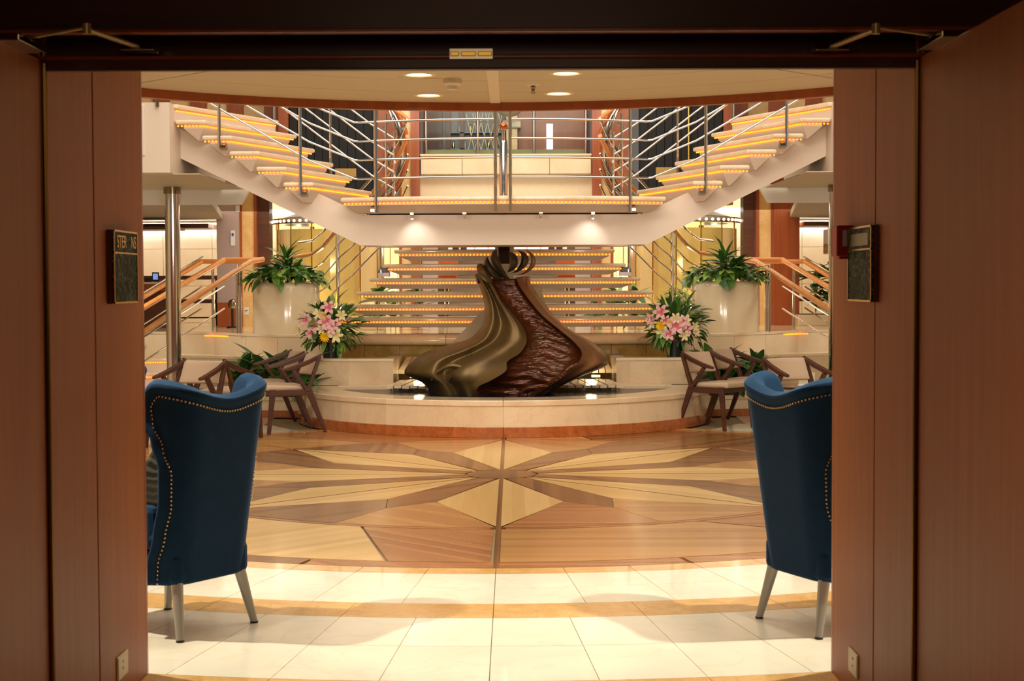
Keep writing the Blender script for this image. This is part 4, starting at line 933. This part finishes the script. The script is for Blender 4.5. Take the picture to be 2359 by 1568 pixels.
# room behind the lower flight
rr = struct('wall_rear', 'rear wall of the lounge behind the lower flight', MB().box(-8, 8, 27.8, 28, ZM, 2.6), plain('rear_wall_grey', (150, 126, 112), .6))
MB().box(-1.9, 1.9, 22.72, 28, 2.5, 2.6).build('rear_ceiling', CEIL, rr)
for s in (-1, 1):
    for k in range(4): MB().box(s * (.12 + .24 * k), s * (.33 + .24 * k), 27.70, 27.8, 1.98, 2.16).build('lit_window', glow('lit_window_%d_%d' % (s, k), (255, 250, 238), 1.6 if k < 3 else .7), rr)
    MB().box(s * 1.0, s * 1.22, 22.7, 22.8, ZM, 2.5).build('lilac_panel', GREYP, rr)
    for a in (.72, .86): MB().box(s * a, s * (a + .11), 27.6, 27.7, 1.9, 2.2).build('wood_board', DWALNUT, rr)
    MB().box(s * .1, s * 1.0, 27.3, 27.7, ZM, 1.62).build('counter', plain('counter_grey_%d' % s, (150, 140, 128), .3), rr)
    st = thing('lounge_chair', 'orange leather chair on chrome legs seen between the treads at the %s' % ('left' if s < 0 else 'right'), 'chair', (s * .93, 24.3, ZM))
    MB().box(s * .93 - .16, s * .93 + .16, 24.1, 24.5, ZM + .62, ZM + .72).build('seat', plain('orange_leather_%d' % s, (196, 92, 34), .4), st, bevel=.03)
    MB().box(s * .93 - .16, s * .93 + .16, 24.44, 24.52, ZM + .72, ZM + 1.12).build('backrest', MATS['orange_leather_%d' % s], st, bevel=.03)
    for dx in (-.03, .03): MB().tube([(s * .93 + dx, 24.3, ZM), (s * .93 + dx, 24.3, ZM + .62)], .016, 8).build('leg', CHROME, st)
point('lounge_light', (0, 25.2, 2.2), 40, .3, (1, .86, .66))
struct('wall_side_left', 'far left wall of the atrium', MB().box(-8.2, -8, 5.9, 28, 0, 5), CREAMM)
struct('wall_side_right', 'far right wall of the atrium', MB().box(8, 8.2, 5.9, 28, 0, 5), CREAMM)

# ---------------------------------------------------------------- things at the far left and right
nt = thing('wall_notice', 'small white notice with a blue pictogram high on the lilac panel', 'sign', (-4.05, 22.8, 2.5), 'notices on the lilac panel')
p = at(547, 480, 22.78); MB().box(p.x - .03, p.x + .03, 22.785, 22.8, p.z - .045, p.z + .045).build('board', WHITEP, nt)
MB().lathe([(.0001, -.0), (.018, 0)], (0, 0, 0), 12).build('dot', BLUEP, nt); nt.children[-1].location = (p.x - nt.location.x, 22.782 - nt.location.y, p.z - .01 - nt.location.z); nt.children[-1].rotation_euler = (R(90), 0, 0)
nt = thing('wall_notice', 'tall narrow white notice low on the lilac panel', 'sign', (-4.1, 22.8, 2.0), 'notices on the lilac panel')
p = at(536, 548, 22.78); MB().box(p.x - .03, p.x + .03, 22.785, 22.8, p.z - .11, p.z + .11).build('board', WHITEP, nt)
MB().box(p.x - .015, p.x + .015, 22.78, 22.786, p.z + .03, p.z + .07).build('pictogram', BLUEP, nt)
for s in (-1, 1):
    side = 'left' if s < 0 else 'right'
    dsk = thing('reception_desk', 'dark wood topped reception desk far back at the %s' % side, 'desk', (s * 5, 24, ZM))
    MB().box(s * 4.35, s * 7, 23.7, 24.3, ZM + .70, ZM + .76).build('worktop', DWALNUT, dsk)
    MB().box(s * 4.30, s * 7, 23.6, 23.9, ZM + .34, ZM + .40).build('shelf', DWALNUT, dsk)
    MB().box(s * 5.2, s * 7, 23.75, 24.2, ZM, ZM + .7).build('front', RED_WOOD, dsk)
    for x in (4.42, 5.2): MB().tube([(s * x, 23.8, ZM), (s * x, 23.8, ZM + .70)], .02, 8).build('leg', BLACK, dsk)
    MB().tube([(s * 4.4, 23.75, ZM + .12), (s * 7, 23.75, ZM + .12)], .012, 8).build('foot_rail', BLACK, dsk)
p = at(358, 638, 22.6)
mon = thing('monitor', 'small black screen on the far left desk', 'monitor', (p.x, 22.6, p.z - .1))
MB().box(p.x - .05, p.x + .05, 22.6, 22.62, p.z - .06, p.z + .07).build('bezel', BLACK, mon, bevel=.006)
MB().box(p.x - .035, p.x + .035, 22.595, 22.6, p.z - .035, p.z + .05).build('screen', SCREEN, mon)
MB().box(p.x - .16, p.x - .05, 22.6, 22.7, p.z - .07, p.z - .01).build('keyboard_box', BLACK, mon, bevel=.006)
cnt = thing('side_counter', 'low wooden counter at the far left carrying the small black screen', 'counter', (p.x - .4, 22.7, ZM))
MB().box(p.x - 1.2, p.x + .22, 22.45, 22.9, p.z - .10, p.z - .07).build('top', CREAMM, cnt, bevel=.004)
MB().box(p.x - 1.2, p.x + .2, 22.5, 22.88, p.z - .20, p.z - .10).build('apron', RED_WOOD, cnt)
MB().box(p.x - 1.15, p.x + .16, 22.55, 22.85, ZM, p.z - .20).build('body', DWALNUT, cnt)
p = at(563, 716, 22.6)
tr_ = thing('power_outlet', 'white outlet plate with a dark socket beside the left planter', 'socket', (p.x, 22.78, p.z))
MB().box(p.x - .03, p.x + .03, 22.77, 22.79, p.z - .05, p.z + .05).build('plate', WHITEP, tr_)
MB().lathe([(.0001, 0), (.018, .0), (.018, .01), (.0001, .01)], (p.x, 22.765, p.z), 10).build('socket', BLACK, tr_)
p = at(536, 720, 22.4)
tro = thing('floor_lamp', 'small dark metal lamp standing in front of the lilac panel', 'lamp', (p.x, 22.4, ZM))
MB().lathe([(.0001, 0), (.09, 0), (.09, .02), (.02, .03), (.02, .28), (.0001, .28)], (p.x, 22.4, ZM), 16).build('base', BLACK, tro, smooth=True)
MB().lathe([(.0001, .28), (.05, .28), (.07, .34), (.05, .40), (.0001, .42)], (p.x, 22.4, ZM), 16).build('head', CHROMED, tro, smooth=True)
# ---------------------------------------------------------------- blue wing chairs
def make_wing(label):
    root = thing('wing_chair', label, 'armchair', (0, 0, 0), 'blue velvet wing chairs')
    ZB, ZT = .225, .86
    s0, rr, th = .14, .13, R(74)
    def plan(s):
        a = abs(s); g = 1 if s >= 0 else -1; L = rr * th
        if a <= s0: x, y, t = a, .0, 0.0
        elif a <= s0 + L:
            t = (a - s0) / rr; x, y = s0 + rr * math.sin(t), rr * (1 - math.cos(t))
        else:
            t = th; d = a - s0 - L; x, y = s0 + rr * math.sin(t) + d * math.cos(t), rr * (1 - math.cos(t)) + d * math.sin(t)
        return g * x, y, g * t
    ks = [(0, .37), (.1, .37), (.25, .345), (.42, .325), (.58, .33), (.72, .37), (.84, .42), (.93, .43), (1.0, .40)]
    def smax(t):
        for (a, u), (b, v) in zip(ks[:-1], ks[1:]):
            if t <= b:
                f = (t - a) / (b - a); f = f * f * (3 - 2 * f); return u + (v - u) * f
        return ks[-1][1]
    def ztop(s):
        a = min(1, abs(s) / .36); f = a * a * (3 - 2 * a)
        z = 1.01 + .075 * f
        if abs(s) > .36: z -= 14 * (abs(s) - .36) ** 2
        return z
    def pos(s, z, o):
        x, y, t = plan(s); h = (z - ZB) / .86
        k = 1.06 - .15 * (1 - h)
        return Vector((x * k + o * math.sin(t), y * k - .12 * h - o * math.cos(t), z))
    NA, NB = 56, 46
    def shell(off, edge):
        rows = []
        for j in range(NB + 1):
            row = []; b = j / NB
            for i in range(NA + 1):
                a = -1 + 2 * i / NA; sm = smax(b); s = a * sm; z = ZB + b * (ztop(s) - ZB)
                d = min(sm - abs(s), ztop(s) - z); f = max(0, min(1, d / .05))
                row.append(pos(s, z, off(f)))
            rows.append(row)
        return rows
    mb = MB(); rows = shell(lambda f: .015 * (1 - f) ** .7 if f < 1 else 0, 0)
    back = shell(lambda f: -.075 + .0 * f, 0)
    # closed padded shell: outside, rolled rim, inside
    n = NA + 1; m = NB + 1
    mb.grid(rows); k0 = len(mb.v); mb.grid([r[::-1] for r in back])
    def oi(j, i): return j * n + i
    def ii(j, i): return k0 + j * n + (n - 1 - i)
    rim = [(j, 0) for j in range(m)] + [(m - 1, i) for i in range(1, n)] + [(j, n - 1) for j in range(m - 2, -1, -1)]
    mid = []
    for (j, i) in rim:
        a, b = Vector(mb.v[oi(j, i)]), Vector(mb.v[ii(j, i)])
        c = (a + b) / 2; aj = 2 * i / NA - 1
        out = Vector((0, 0, 1)) * (.028 if j > NB * .9 else 0) + Vector((0, .022 if j < NB else .01, 0))
        mid.append(c + out * (1 if j else .3))
    k1 = len(mb.v); mb.v += [tuple(v) for v in mid]
    for q in range(len(rim) - 1):
        (j0, i0), (j1, i1) = rim[q], rim[q + 1]
        mb.f.append((oi(j0, i0), oi(j1, i1), k1 + q + 1, k1 + q)); mb.f.append((k1 + q, k1 + q + 1, ii(j1, i1), ii(j0, i0))); mb.mi += [0, 0]
    for i in range(NA): mb.f.append((oi(0, i), ii(0, i), ii(0, i + 1), oi(0, i + 1))); mb.mi.append(0)
    o = mb.build('backrest', VELVET, root, smooth=True)
    sd = o.modifiers.new('soft', 'SUBSURF'); sd.levels = 1; sd.render_levels = 1
    # nailheads along the rim, outside
    path = []
    for k in range(46):
        b = k / 45; sm = smax(b) - .058; z = ZB + .01 + b * (ztop(sm) - .05 - ZB); path.append((sm, z))
    top = []
    for k in range(31):
        s = (smax(1.0) - .062) * (1 - k / 30); top.append((s, ztop(s) - .052))
    half = [p for p in path if p[1] < top[0][1]] + top
    full = [pos(s, z, .006) for s, z in half] + [pos(-s, z, .006) for s, z in half[::-1]]
    full = crv([tuple(v) for v in full], 3); nb = MB(); acc = 0; last = Vector(full[0])
    for q in full:
        v = Vector(q); acc += (v - last).length; last = v
        if acc >= .0135: acc = 0; nb.ball(v, .0052, 6, 4)
    o = nb.build('nailhead_trim', STEEL_N, root, smooth=True, fix=False); o['kind'] = 'stuff'
    # seat, cushion, inner pillow, legs
    MB().box(-.225, .225, .0, .52, .225, .37).build('seat_base', VELVET, root, bevel=.03)
    MB().box(-.235, .235, .07, .55, .37, .47).build('seat_cushion', VELVET, root, bevel=.045)
    MB().box(-.235, -.165, .12, .50, .37, .56).build('armrest', VELVET, root, bevel=.03)
    MB().box(.165, .235, .12, .50, .37, .56).build('armrest', VELVET, root, bevel=.03)
    pb = MB()
    pb.loft([[(-.19, .10, .48), (.19, .10, .48), (.19, .24, .49), (-.19, .24, .49)], [(-.22, .04, .66), (.22, .04, .66), (.22, .24, .68), (-.22, .24, .68)], [(-.19, .02, .88), (.19, .02, .88), (.19, .12, .88), (-.19, .12, .88)]])
    pb.build('striped_pillow', PILLOW, root, bevel=.03)
    for sx, sy, ox, oy in ((-.19, .03, -.035, -.05), (.19, .03, .035, -.05), (-.19, .46, -.03, .05), (.19, .46, .03, .05)):
        MB().tube([(sx, sy, .235), (sx + ox * .5, sy + oy * .5, .12), (sx + ox, sy + oy, .006)], [.026, .021, .016], 14).build('leg', STEEL, root, smooth=True)
        OFF.clear() if False else None
    for sx, sy, ox, oy in ((-.19, .03, -.035, -.05), (.19, .03, .035, -.05), (-.19, .46, -.03, .05), (.19, .46, .03, .05)):
        MB().tube([(sx + ox, sy + oy, 0), (sx + ox, sy + oy, .007)], .018, 14).build('foot_cap', BLACK, root)
    return root
STEEL_N = plain('nickel_nail', (222, 200, 150), .25, 1.0)
def pillowmat():
    m, t, p = base('striped_pillow'); N = t.nodes; L = t.links; tc = N.new('ShaderNodeTexCoord')
    w = N.new('ShaderNodeTexWave'); w.bands_direction = 'Z'; w.inputs['Scale'].default_value = 9; w.inputs['Distortion'].default_value = 5; w.inputs['Detail'].default_value = 3
    L.new(tc.outputs['Object'], w.inputs['Vector']); r = N.new('ShaderNodeValToRGB')
    r.color_ramp.elements[0].color = lin((14, 20, 20)); r.color_ramp.elements[1].color = lin((64, 70, 60)); r.color_ramp.elements[0].position = .4
    L.new(w.outputs[0], r.inputs[0]); L.new(r.outputs[0], p.inputs['Base Color']); p.inputs['Roughness'].default_value = .4
    return m
PILLOW = pillowmat()
w0 = make_wing('blue velvet wing chair with nailhead trim, its back turned, at the left of the doorway')
def wing_at(root, p1, p2, label=None, first=False):
    """p1, p2: floor points of the two rear feet (seen from behind: left one first)"""
    a, b = Vector(p1), Vector(p2); d = (b - a).normalized(); ang = math.atan2(d.y, d.x); n = Vector((-d.y, d.x))
    c = (a + b) / 2 + n * .02 + d * .015
    if first:
        root.location = (c.x, c.y, 0); root.rotation_euler = (0, 0, ang); return root
    return dup(root, (c.x, c.y, 0), ang, label)
wing_at(w0, (-1.317, 6.47), (-1.06, 6.86), None, True)
wing_at(w0, (1.18, 6.94), (1.37, 6.52), 'blue velvet wing chair with nailhead trim, its back turned, at the right of the doorway')
wing_at(w0, (-2.10, 7.62), (-1.86, 8.0), 'blue velvet wing chair almost hidden behind the left door panel')

# ---------------------------------------------------------------- walnut chairs around low tables
def make_chair(label):
    root = thing('wooden_armchair', label, 'chair', (0, 0, 0), 'walnut armchairs beside the fountain')
    for s in (-1, 1):
        y = .255 * s
        MB().loft([[(.245 - .018, y - .014, 0), (.245 + .018, y - .014, 0), (.245 + .018, y + .014, 0), (.245 - .018, y + .014, 0)], [(.20 - .03, y - .017, .44), (.20 + .03, y - .017, .44), (.20 + .03, y + .017, .44), (.20 - .03, y + .017, .44)]]).build('leg', CHAIR_WOOD, root, bevel=.004)
        MB().loft([[(-.335 - .017, y - .014, 0), (-.335 + .017, y - .014, 0), (-.335 + .017, y + .014, 0), (-.335 - .017, y + .014, 0)], [(-.16 - .035, y - .017, .44), (-.16 + .035, y - .017, .44), (-.16 + .035, y + .017, .44), (-.16 - .035, y + .017, .44)]]).build('leg', CHAIR_WOOD, root, bevel=.004)
        MB().bar((.22, y, .405), (-.18, y, .405), .034, .06).build('side_rail', CHAIR_WOOD, root, bevel=.004)
        MB().bar((-.15, y, .42), (-.005, y, .635), .032, .055, .03, .045, up=(0, 1, 0)).build('arm_support', CHAIR_WOOD, root, bevel=.004)
        MB().bar((-.155, y, .42), (-.285, y * .97, .765), .032, .06, .03, .036, up=(0, 1, 0)).build('back_post', CHAIR_WOOD, root, bevel=.004)
        pts = [(.115, y * 1.06, .632), (-.02, y * 1.04, .66), (-.17, y, .71), (-.30, y * .94, .772)]
        rings = []
        for k, (px, py, pz) in enumerate(pts):
            w = (.018, .022, .02, .016)[k]; hh = (.013, .022, .024, .02)[k]
            rings.append([(px, py - w, pz - hh), (px, py + w, pz - hh), (px, py + w, pz + hh), (px, py - w, pz + hh)])
        MB().loft(rings).build('armrest', CHAIR_WOOD, root, bevel=.006)
    MB().bar((.20, -.25, .405), (.20, .25, .405), .03, .055).build('front_rail', CHAIR_WOOD, root, bevel=.003)
    MB().bar((-.16, -.25, .405), (-.16, .25, .405), .03, .055).build('back_rail', CHAIR_WOOD, root, bevel=.003)
    MB().loft([[(-.16, -.235, .43), (.27, -.25, .43), (.27, .25, .43), (-.16, .235, .43)], [(-.16, -.235, .475), (.27, -.25, .49), (.27, .25, .49), (-.16, .235, .475)]]).build('seat', BEIGE, root, bevel=.02)
    rows = []
    for j in range(6):
        z = .565 + .205 * j / 5; row = []
        for i in range(13):
            a = -1 + 2 * i / 12; row.append((-.205 - .085 * (z - .565) / .205 - .055 * (1 - a * a), .243 * a, z))
        rows.append(row)
    o = MB().grid(rows).build('backrest', BEIGE, root, smooth=True)
    sd = o.modifiers.new('thick', 'SOLIDIFY'); sd.thickness = .035; sd.offset = 0
    bv = o.modifiers.new('bevel', 'BEVEL'); bv.width = .012; bv.segments = 2
    return root
ch = make_chair('walnut armchair with beige seat beside the fountain, nearest of the left pair')
def chair_at(rear, front, label=None, first=False):
    """rear, front: floor points of the near rear and front foot (near side = the side seen), the far side lies to the left of rear->front or right"""
    pass
ch.location = (-2.21, 15.81, 0); ch.rotation_euler = (0, 0, R(180 + 23))
dup(ch, (-2.47, 16.50, 0), R(180 + 24), 'walnut armchair with beige seat, farther of the pair left of the fountain')
dup(ch, (-2.93, 14.35, 0), R(180 + 62), 'walnut armchair turned towards the doorway behind the left blue chair')
dup(ch, (-2.70, 15.05, 0), R(62), 'walnut armchair facing away beside the low table at the left')
dup(ch, (2.20, 15.97, 0), R(-42), 'walnut armchair with beige seat beside the fountain, nearest of the right pair')
dup(ch, (2.55, 16.58, 0), R(-36), 'walnut armchair with beige seat, farther of the pair right of the fountain')
dup(ch, (2.80, 14.55, 0), R(-62), 'walnut armchair turned towards the doorway behind the right blue chair')
for s, side in ((-1, 'left'), (1, 'right')):
    c = (s * 3.0, 15.75); 
    if s > 0: c = (2.98, 15.55)
    t = thing('low_table', 'round dark low table between the walnut chairs at the %s' % side, 'table', (c[0], c[1], 0), 'round low tables')
    MB().lathe([(.0001, .43), (.30, .43), (.33, .445), (.33, .462), (.0001, .462)], (c[0], c[1], 0), 36).build('tabletop', DARKT, t, smooth=True)
    MB().lathe([(.0001, .012), (.032, .02), (.026, .43), (.0001, .43)], (c[0], c[1], 0), 16).build('stem', DARKT, t, smooth=True)
    MB().lathe([(.0001, 0), (.22, 0), (.21, .014), (.0001, .03)], (c[0], c[1], 0), 28).build('base', DARKT, t, smooth=True)
    if s < 0:
        b = thing('candle_holder', 'small white candle box with an orange rim on the left low table', 'candle', (c[0] - .16, c[1] - .05, .462))
        x, y = c[0] - .16, c[1] - .05
        MB().box(x - .045, x + .045, y - .045, y + .045, .462, .535).build('box', STRIPC, b, bevel=.006)
        MB().box(x - .04, x + .04, y - .04, y + .04, .534, .544).build('rim', COPPER, b, bevel=.003)
    else:
        b = thing('menu_holder', 'small white menu card holder on the right low table', 'holder', (c[0] + .02, c[1] - .1, .462))
        x, y = c[0] + .02, c[1] - .1
        MB().box(x - .09, x + .09, y - .03, y + .03, .462, .48).build('foot', WHITEP, b, bevel=.003)
        MB().box(x - .08, x + .08, y - .006, y + .006, .48, .60).build('card', STRIPC, b)

# ---------------------------------------------------------------- plants
def leaf_mesh(name, l, w, mat, droop=.25, fold=.25, tip=.5, n=5):
    mb = MB(); c = []; e1 = []; e2 = []
    for i in range(n + 1):
        t = i / n; ww = w / 2 * math.sin(math.pi * min(1, t ** tip)) ** .8 if 0 < t < 1 else .0006
        x = l * t; z = -droop * l * t * t
        c.append((x, 0, z)); e1.append((x, ww, z + fold * ww)); e2.append((x, -ww, z + fold * ww))
    mb.v = c + e1 + e2; m = n + 1
    for i in range(n):
        mb.f += [(i, i + 1, m + i + 1, m + i), (2 * m + i, 2 * m + i + 1, i + 1, i)]; mb.mi += [0, 0]
    me = mb.mesh(name, mat, smooth=True); return me
BROAD = [leaf_mesh('leaf', .15, .085, m, .35, .22, .62) for m in (LEAF, LEAFD, LEAFL)]
LONG = [leaf_mesh('leaf', .32, .05, m, .45, .3, .6, 7) for m in (LEAF, LEAFD, LEAFL)]
OVAL = [leaf_mesh('leaf', .24, .085, m, .3, .25, .6, 6) for m in (LEAF, LEAFD, LEAFL)]
SMALL = [leaf_mesh('leaf', .09, .04, m, .2, .25, .6, 4) for m in (LEAF, LEAFD, LEAFL)]
def pick(ms, wts=(5, 5, 1)): return random.choices(ms, wts)[0]
def leaf(root, ms, p, yaw, pitch, sc, wts=(5, 5, 1), name='leaf', roll=None):
    o = inst(name, pick(ms, wts), root, p, (R(random.uniform(-25, 25) if roll is None else roll), R(-pitch), R(yaw)), (sc, sc, sc)); return o
def stems(root, pts, r=.004):
    mb = MB()
    for a, b in pts: mb.tube([a, b], r, 5)
    o = mb.build('stem', LEAFD, root); return o
def cyl_plant(cx, cy, z, seed, label):
    random.seed(seed); t = thing('leafy_plant', label, 'plant', (cx, cy, z))
    st = []
    for k in range(210):                                         # skirt of broad leaves spilling over the rim
        a = random.uniform(0, 360); r = .45 * math.sqrt(random.uniform(.1, 1.0)); h = .16 * (1 - (r / .45) ** 2) + random.uniform(.03, .13)
        leaf(t, BROAD, (cx + r * math.cos(R(a)), cy + r * math.sin(R(a)), z + h), a + random.uniform(-50, 50), random.uniform(-45, 40), random.uniform(.8, 1.35), (7, 3, 3))
    for k in range(44):                                          # middle storey
        a = random.uniform(0, 360); r = random.uniform(0, .22); h = random.uniform(.12, .30)
        leaf(t, OVAL, (cx + r * math.cos(R(a)), cy + r * math.sin(R(a)), z + h), a + random.uniform(-40, 40), random.uniform(0, 60), random.uniform(.7, 1.05), (5, 6, 1))
    for k in range(34):                                          # arching crown
        a = random.uniform(0, 360); h = random.uniform(.20, .36)
        leaf(t, LONG, (cx, cy, z + h), a, random.uniform(20, 82), random.uniform(.7, 1.1), (5, 4, 3))
        st.append(((cx, cy, z - .02), (cx + .01 * math.cos(R(a)), cy, z + h)))
    stems(t, st[:8], .008); return t
cyl_plant(-2.81, 20.02, ZM + .61, 11, 'leafy green plant spilling out of the left cylinder planter')
cyl_plant(2.81, 20.02, ZM + .61, 12, 'leafy green plant spilling out of the right cylinder planter')
def bed_plant(name, spots, n, label, ms, sc, seed, hmax, wts=(4, 6, 1)):
    random.seed(seed); x0, y0, z0 = spots[0]; t = thing(name, label, 'plant', (x0, y0, z0)); st = []
    for k in range(n):
        x, y, z = random.choice(spots); a = random.uniform(0, 360); h = random.uniform(.1, hmax)
        p = (x + .05 * math.cos(R(a)) * h / hmax, y + .05 * math.sin(R(a)), z + h)
        st.append(((x, y, z), p)); leaf(t, ms, p, a, random.uniform(-20, 60), random.uniform(*sc), wts)
    stems(t, st, .003); return t
bed_plant('bed_plant', [(-2.25, 17.5, .16), (-2.5, 17.6, .16), (-2.75, 17.72, .16), (-3.0, 17.85, .16)], 150, 'dark leafy plant in the bed behind the walnut chairs left of the fountain', OVAL, (1.0, 1.6), 21, .44)
bed_plant('bed_plant', [(2.35, 17.52, .16), (2.6, 17.62, .16), (2.85, 17.75, .16)], 150, 'dark leafy plant in the bed behind the walnut chairs right of the fountain', OVAL, (1.0, 1.6), 22, .44)
bed_plant('rear_plant', [(-1.75, 21.2, ZM), (-1.5, 21.2, ZM), (-1.2, 21.25, ZM)], 70, 'broad leafed plant seen behind the lower flight at the left', OVAL, (.9, 1.3), 23, .52)
bed_plant('rear_plant', [(1.75, 21.2, ZM), (1.5, 21.2, ZM), (1.2, 21.25, ZM)], 70, 'broad leafed plant seen behind the lower flight at the right', OVAL, (.9, 1.3), 24, .52)
bed_plant('light_fern', [(2.25, 20.8, ZM), (2.4, 20.9, ZM)], 80, 'pale green fern between the lower flight and the right planter', SMALL, (1.0, 1.7), 25, .55, (2, 0, 7))
bed_plant('rear_plant', [(2.15, 19.8, ZM), (2.35, 19.9, ZM)], 60, 'dark broad leafed plant beside the base of the right planter', OVAL, (.9, 1.3), 26, .28)
bed_plant('rear_plant', [(-2.15, 19.8, ZM), (-2.30, 19.9, ZM)], 46, 'dark broad leafed plant beside the base of the left planter', OVAL, (.8, 1.1), 27, .22)
bx = thing('stone_trough', 'long pale stone trough of plants behind the right side stair', 'planter', (4.85, 23.0, ZM))
MB().box(4.2, 5.8, 22.5, 23.1, ZM, ZM + .16).build('trough', CREAMM, bx, bevel=.01)
MB().box(4.26, 5.74, 22.55, 23.05, ZM + .155, ZM + .165).build('soil', SOIL, bx)
bed_plant('bushy_plant', [(4.5, 22.75, ZM + .16), (4.75, 22.75, ZM + .16), (5.0, 22.75, ZM + .16), (5.3, 22.75, ZM + .16)], 150, 'big dark bushy plant in the stone trough behind the right side stair', OVAL, (.9, 1.45), 28, .75)

# flower arrangements on the parapets
def petal_mesh(name, l, w, mats, n=5):
    """one lily: six recurved petals, throat coloured"""
    mb = MB()
    for k in range(6):
        a = R(60 * k + (0 if k % 2 else 6)); ww0 = w * (1.0 if k % 2 else .8); c = []; e1 = []; e2 = []
        for i in range(n + 1):
            t = i / n; r = l * (t ** .85) * .9; z = l * (.55 * t - .75 * max(0, t - .35) ** 1.6)
            ww = ww0 / 2 * math.sin(math.pi * min(.999, .06 + .93 * t)) ** .8
            c.append((r, 0, z)); e1.append((r, ww, z + .15 * ww)); e2.append((r, -ww, z + .15 * ww))
        def rot(v): return (v[0] * math.cos(a) - v[1] * math.sin(a), v[0] * math.sin(a) + v[1] * math.cos(a), v[2])
        k0 = len(mb.v); m = n + 1; mb.v += [rot(v) for v in c + e1 + e2]
        for i in range(n):
            mb.f += [(k0 + i, k0 + i + 1, k0 + m + i + 1, k0 + m + i), (k0 + 2 * m + i, k0 + 2 * m + i + 1, k0 + i + 1, k0 + i)]
            mb.mi += [1 if i < 2 and k % 2 or i < 1 else 0] * 2
    return mb.mesh(name, mats, smooth=True)
LILYG = plain('lily_green_throat', (214, 206, 130), .5)
LILY = petal_mesh('lily', .105, .050, (LILYP, LILYC)); LILYWM = petal_mesh('white_lily', .098, .046, (LILYW, LILYG))
def mum_mesh():
    mb = MB()
    for r, tilt, n, z in ((.05, 10, 14, 0), (.042, 35, 12, .008), (.03, 60, 9, .014)):
        for k in range(n):
            a = R(360 * k / n + r * 900); d = Vector((math.cos(a) * math.cos(R(tilt)), math.sin(a) * math.cos(R(tilt)), math.sin(R(tilt)))); q = Vector((-math.sin(a), math.cos(a), 0)) * .008
            b = Vector((0, 0, z)); mb.add([b, b + d * r * .6 + q, b + d * r, b + d * r * .6 - q], [(0, 1, 2, 3)])
    return mb.mesh('chrysanthemum', MUM)
MUMM = mum_mesh()
def bouquet(s, label, lil, wht, mums):
    cx, cy = at(760 if s < 0 else 1556, 815, 17.62).x, 17.70
    random.seed(40 + s); z0 = .654; t = thing('flower_arrangement', label, 'flowers', (cx, cy, z0), 'flower arrangements beside the fountain')
    MB().lathe([(.0001, 0), (.085, 0), (.115, .16), (.12, .20), (.105, .20), (.1, .17)], (cx, cy, z0), 28).build('vase', BLACK, t, smooth=True)
    MB().lathe([(.0001, .185), (.104, .185)], (cx, cy, z0), 20).build('soil', SOIL, t)
    st = []; ctr = Vector((cx, cy, z0 + .33))
    for k in range(280):                                          # ball of foliage, open to all sides
        u = Vector((random.gauss(0, 1), random.gauss(0, 1), random.gauss(.1, 1))).normalized(); r = random.uniform(.12, .36)
        p = ctr + Vector((u.x * r, u.y * r * .7, u.z * r * .85)); 
        if p.z < z0 + .16: p.z = z0 + .16 + random.uniform(0, .06)
        leaf(t, SMALL if k % 5 else OVAL, p, math.degrees(math.atan2(u.y, u.x)) + random.uniform(-40, 40), math.degrees(math.asin(u.z)) + random.uniform(-30, 30), random.uniform(.6, 1.0) if not k % 5 else random.uniform(1.0, 1.7), (7, 5, 4))
        if k % 4 == 0: st.append(((cx, cy, z0 + .19), p))
    for k in range(4):
        a = random.uniform(0, 360); p = ctr + Vector((.18 * math.cos(R(a)), .14 * math.sin(R(a)), random.uniform(-.05, .2))); leaf(t, LONG, p, a, random.uniform(-10, 60), random.uniform(.6, .9))
    def flower(mesh, name, x, y, sc):
        p = at(x, y, cy - .33 + .0022 * abs(x - (760 if s < 0 else 1556))); d = (p - ctr).normalized(); d.y -= .5; d.normalize()
        q = d.to_track_quat('Z', 'Y').to_euler(); o = inst(name, mesh, t, p, q, (sc, sc, sc)); st.append((tuple(ctr), tuple(p)))
    for x, y, sc in lil: flower(LILY, 'lily', x, y, sc)
    for x, y, sc in wht: flower(LILYWM, 'white_lily', x, y, sc)
    for x, y, sc in mums: flower(MUMM, 'chrysanthemum', x, y, sc)
    for k in range(5):
        p = ctr + Vector((-.1 + .05 * k, -.2, -.14)); inst('magenta_blossom', MAGM, t, p, (0, 0, k))
    stems(t, st, .0025); return t
MAGM = MB().ball((0, 0, 0), .014, 8, 5).mesh('magenta_blossom', MAG, smooth=True)
bouquet(-1, 'lily arrangement in a black pot on the parapet at the left of the fountain',
        [(757, 709, 1.0), (706, 738, .95), (722, 747, 1.15), (752, 742, 1.1), (770, 748, .9), (762, 756, .9), (718, 767, .85)], [(735, 723, .9), (786, 727, .8), (741, 757, .8), (690, 762, .8), (773, 772, 1.05), (722, 778, .6)], [(748, 776, 1.35), (746, 730, 1.1)])
bouquet(1, 'lily arrangement in a black pot on the parapet at the right of the fountain',
        [(1523, 720, 1.05), (1500, 736, .8), (1534, 738, .7), (1558, 749, 1.2), (1572, 744, .9), (1582, 757, .8), (1542, 768, .9)], [(1557, 733, .8), (1578, 738, .9), (1503, 744, .8), (1527, 765, .9), (1576, 772, .8), (1600, 752, .7), (1604, 765, .6)], [(1523, 751, 1.4), (1541, 743, .8)])
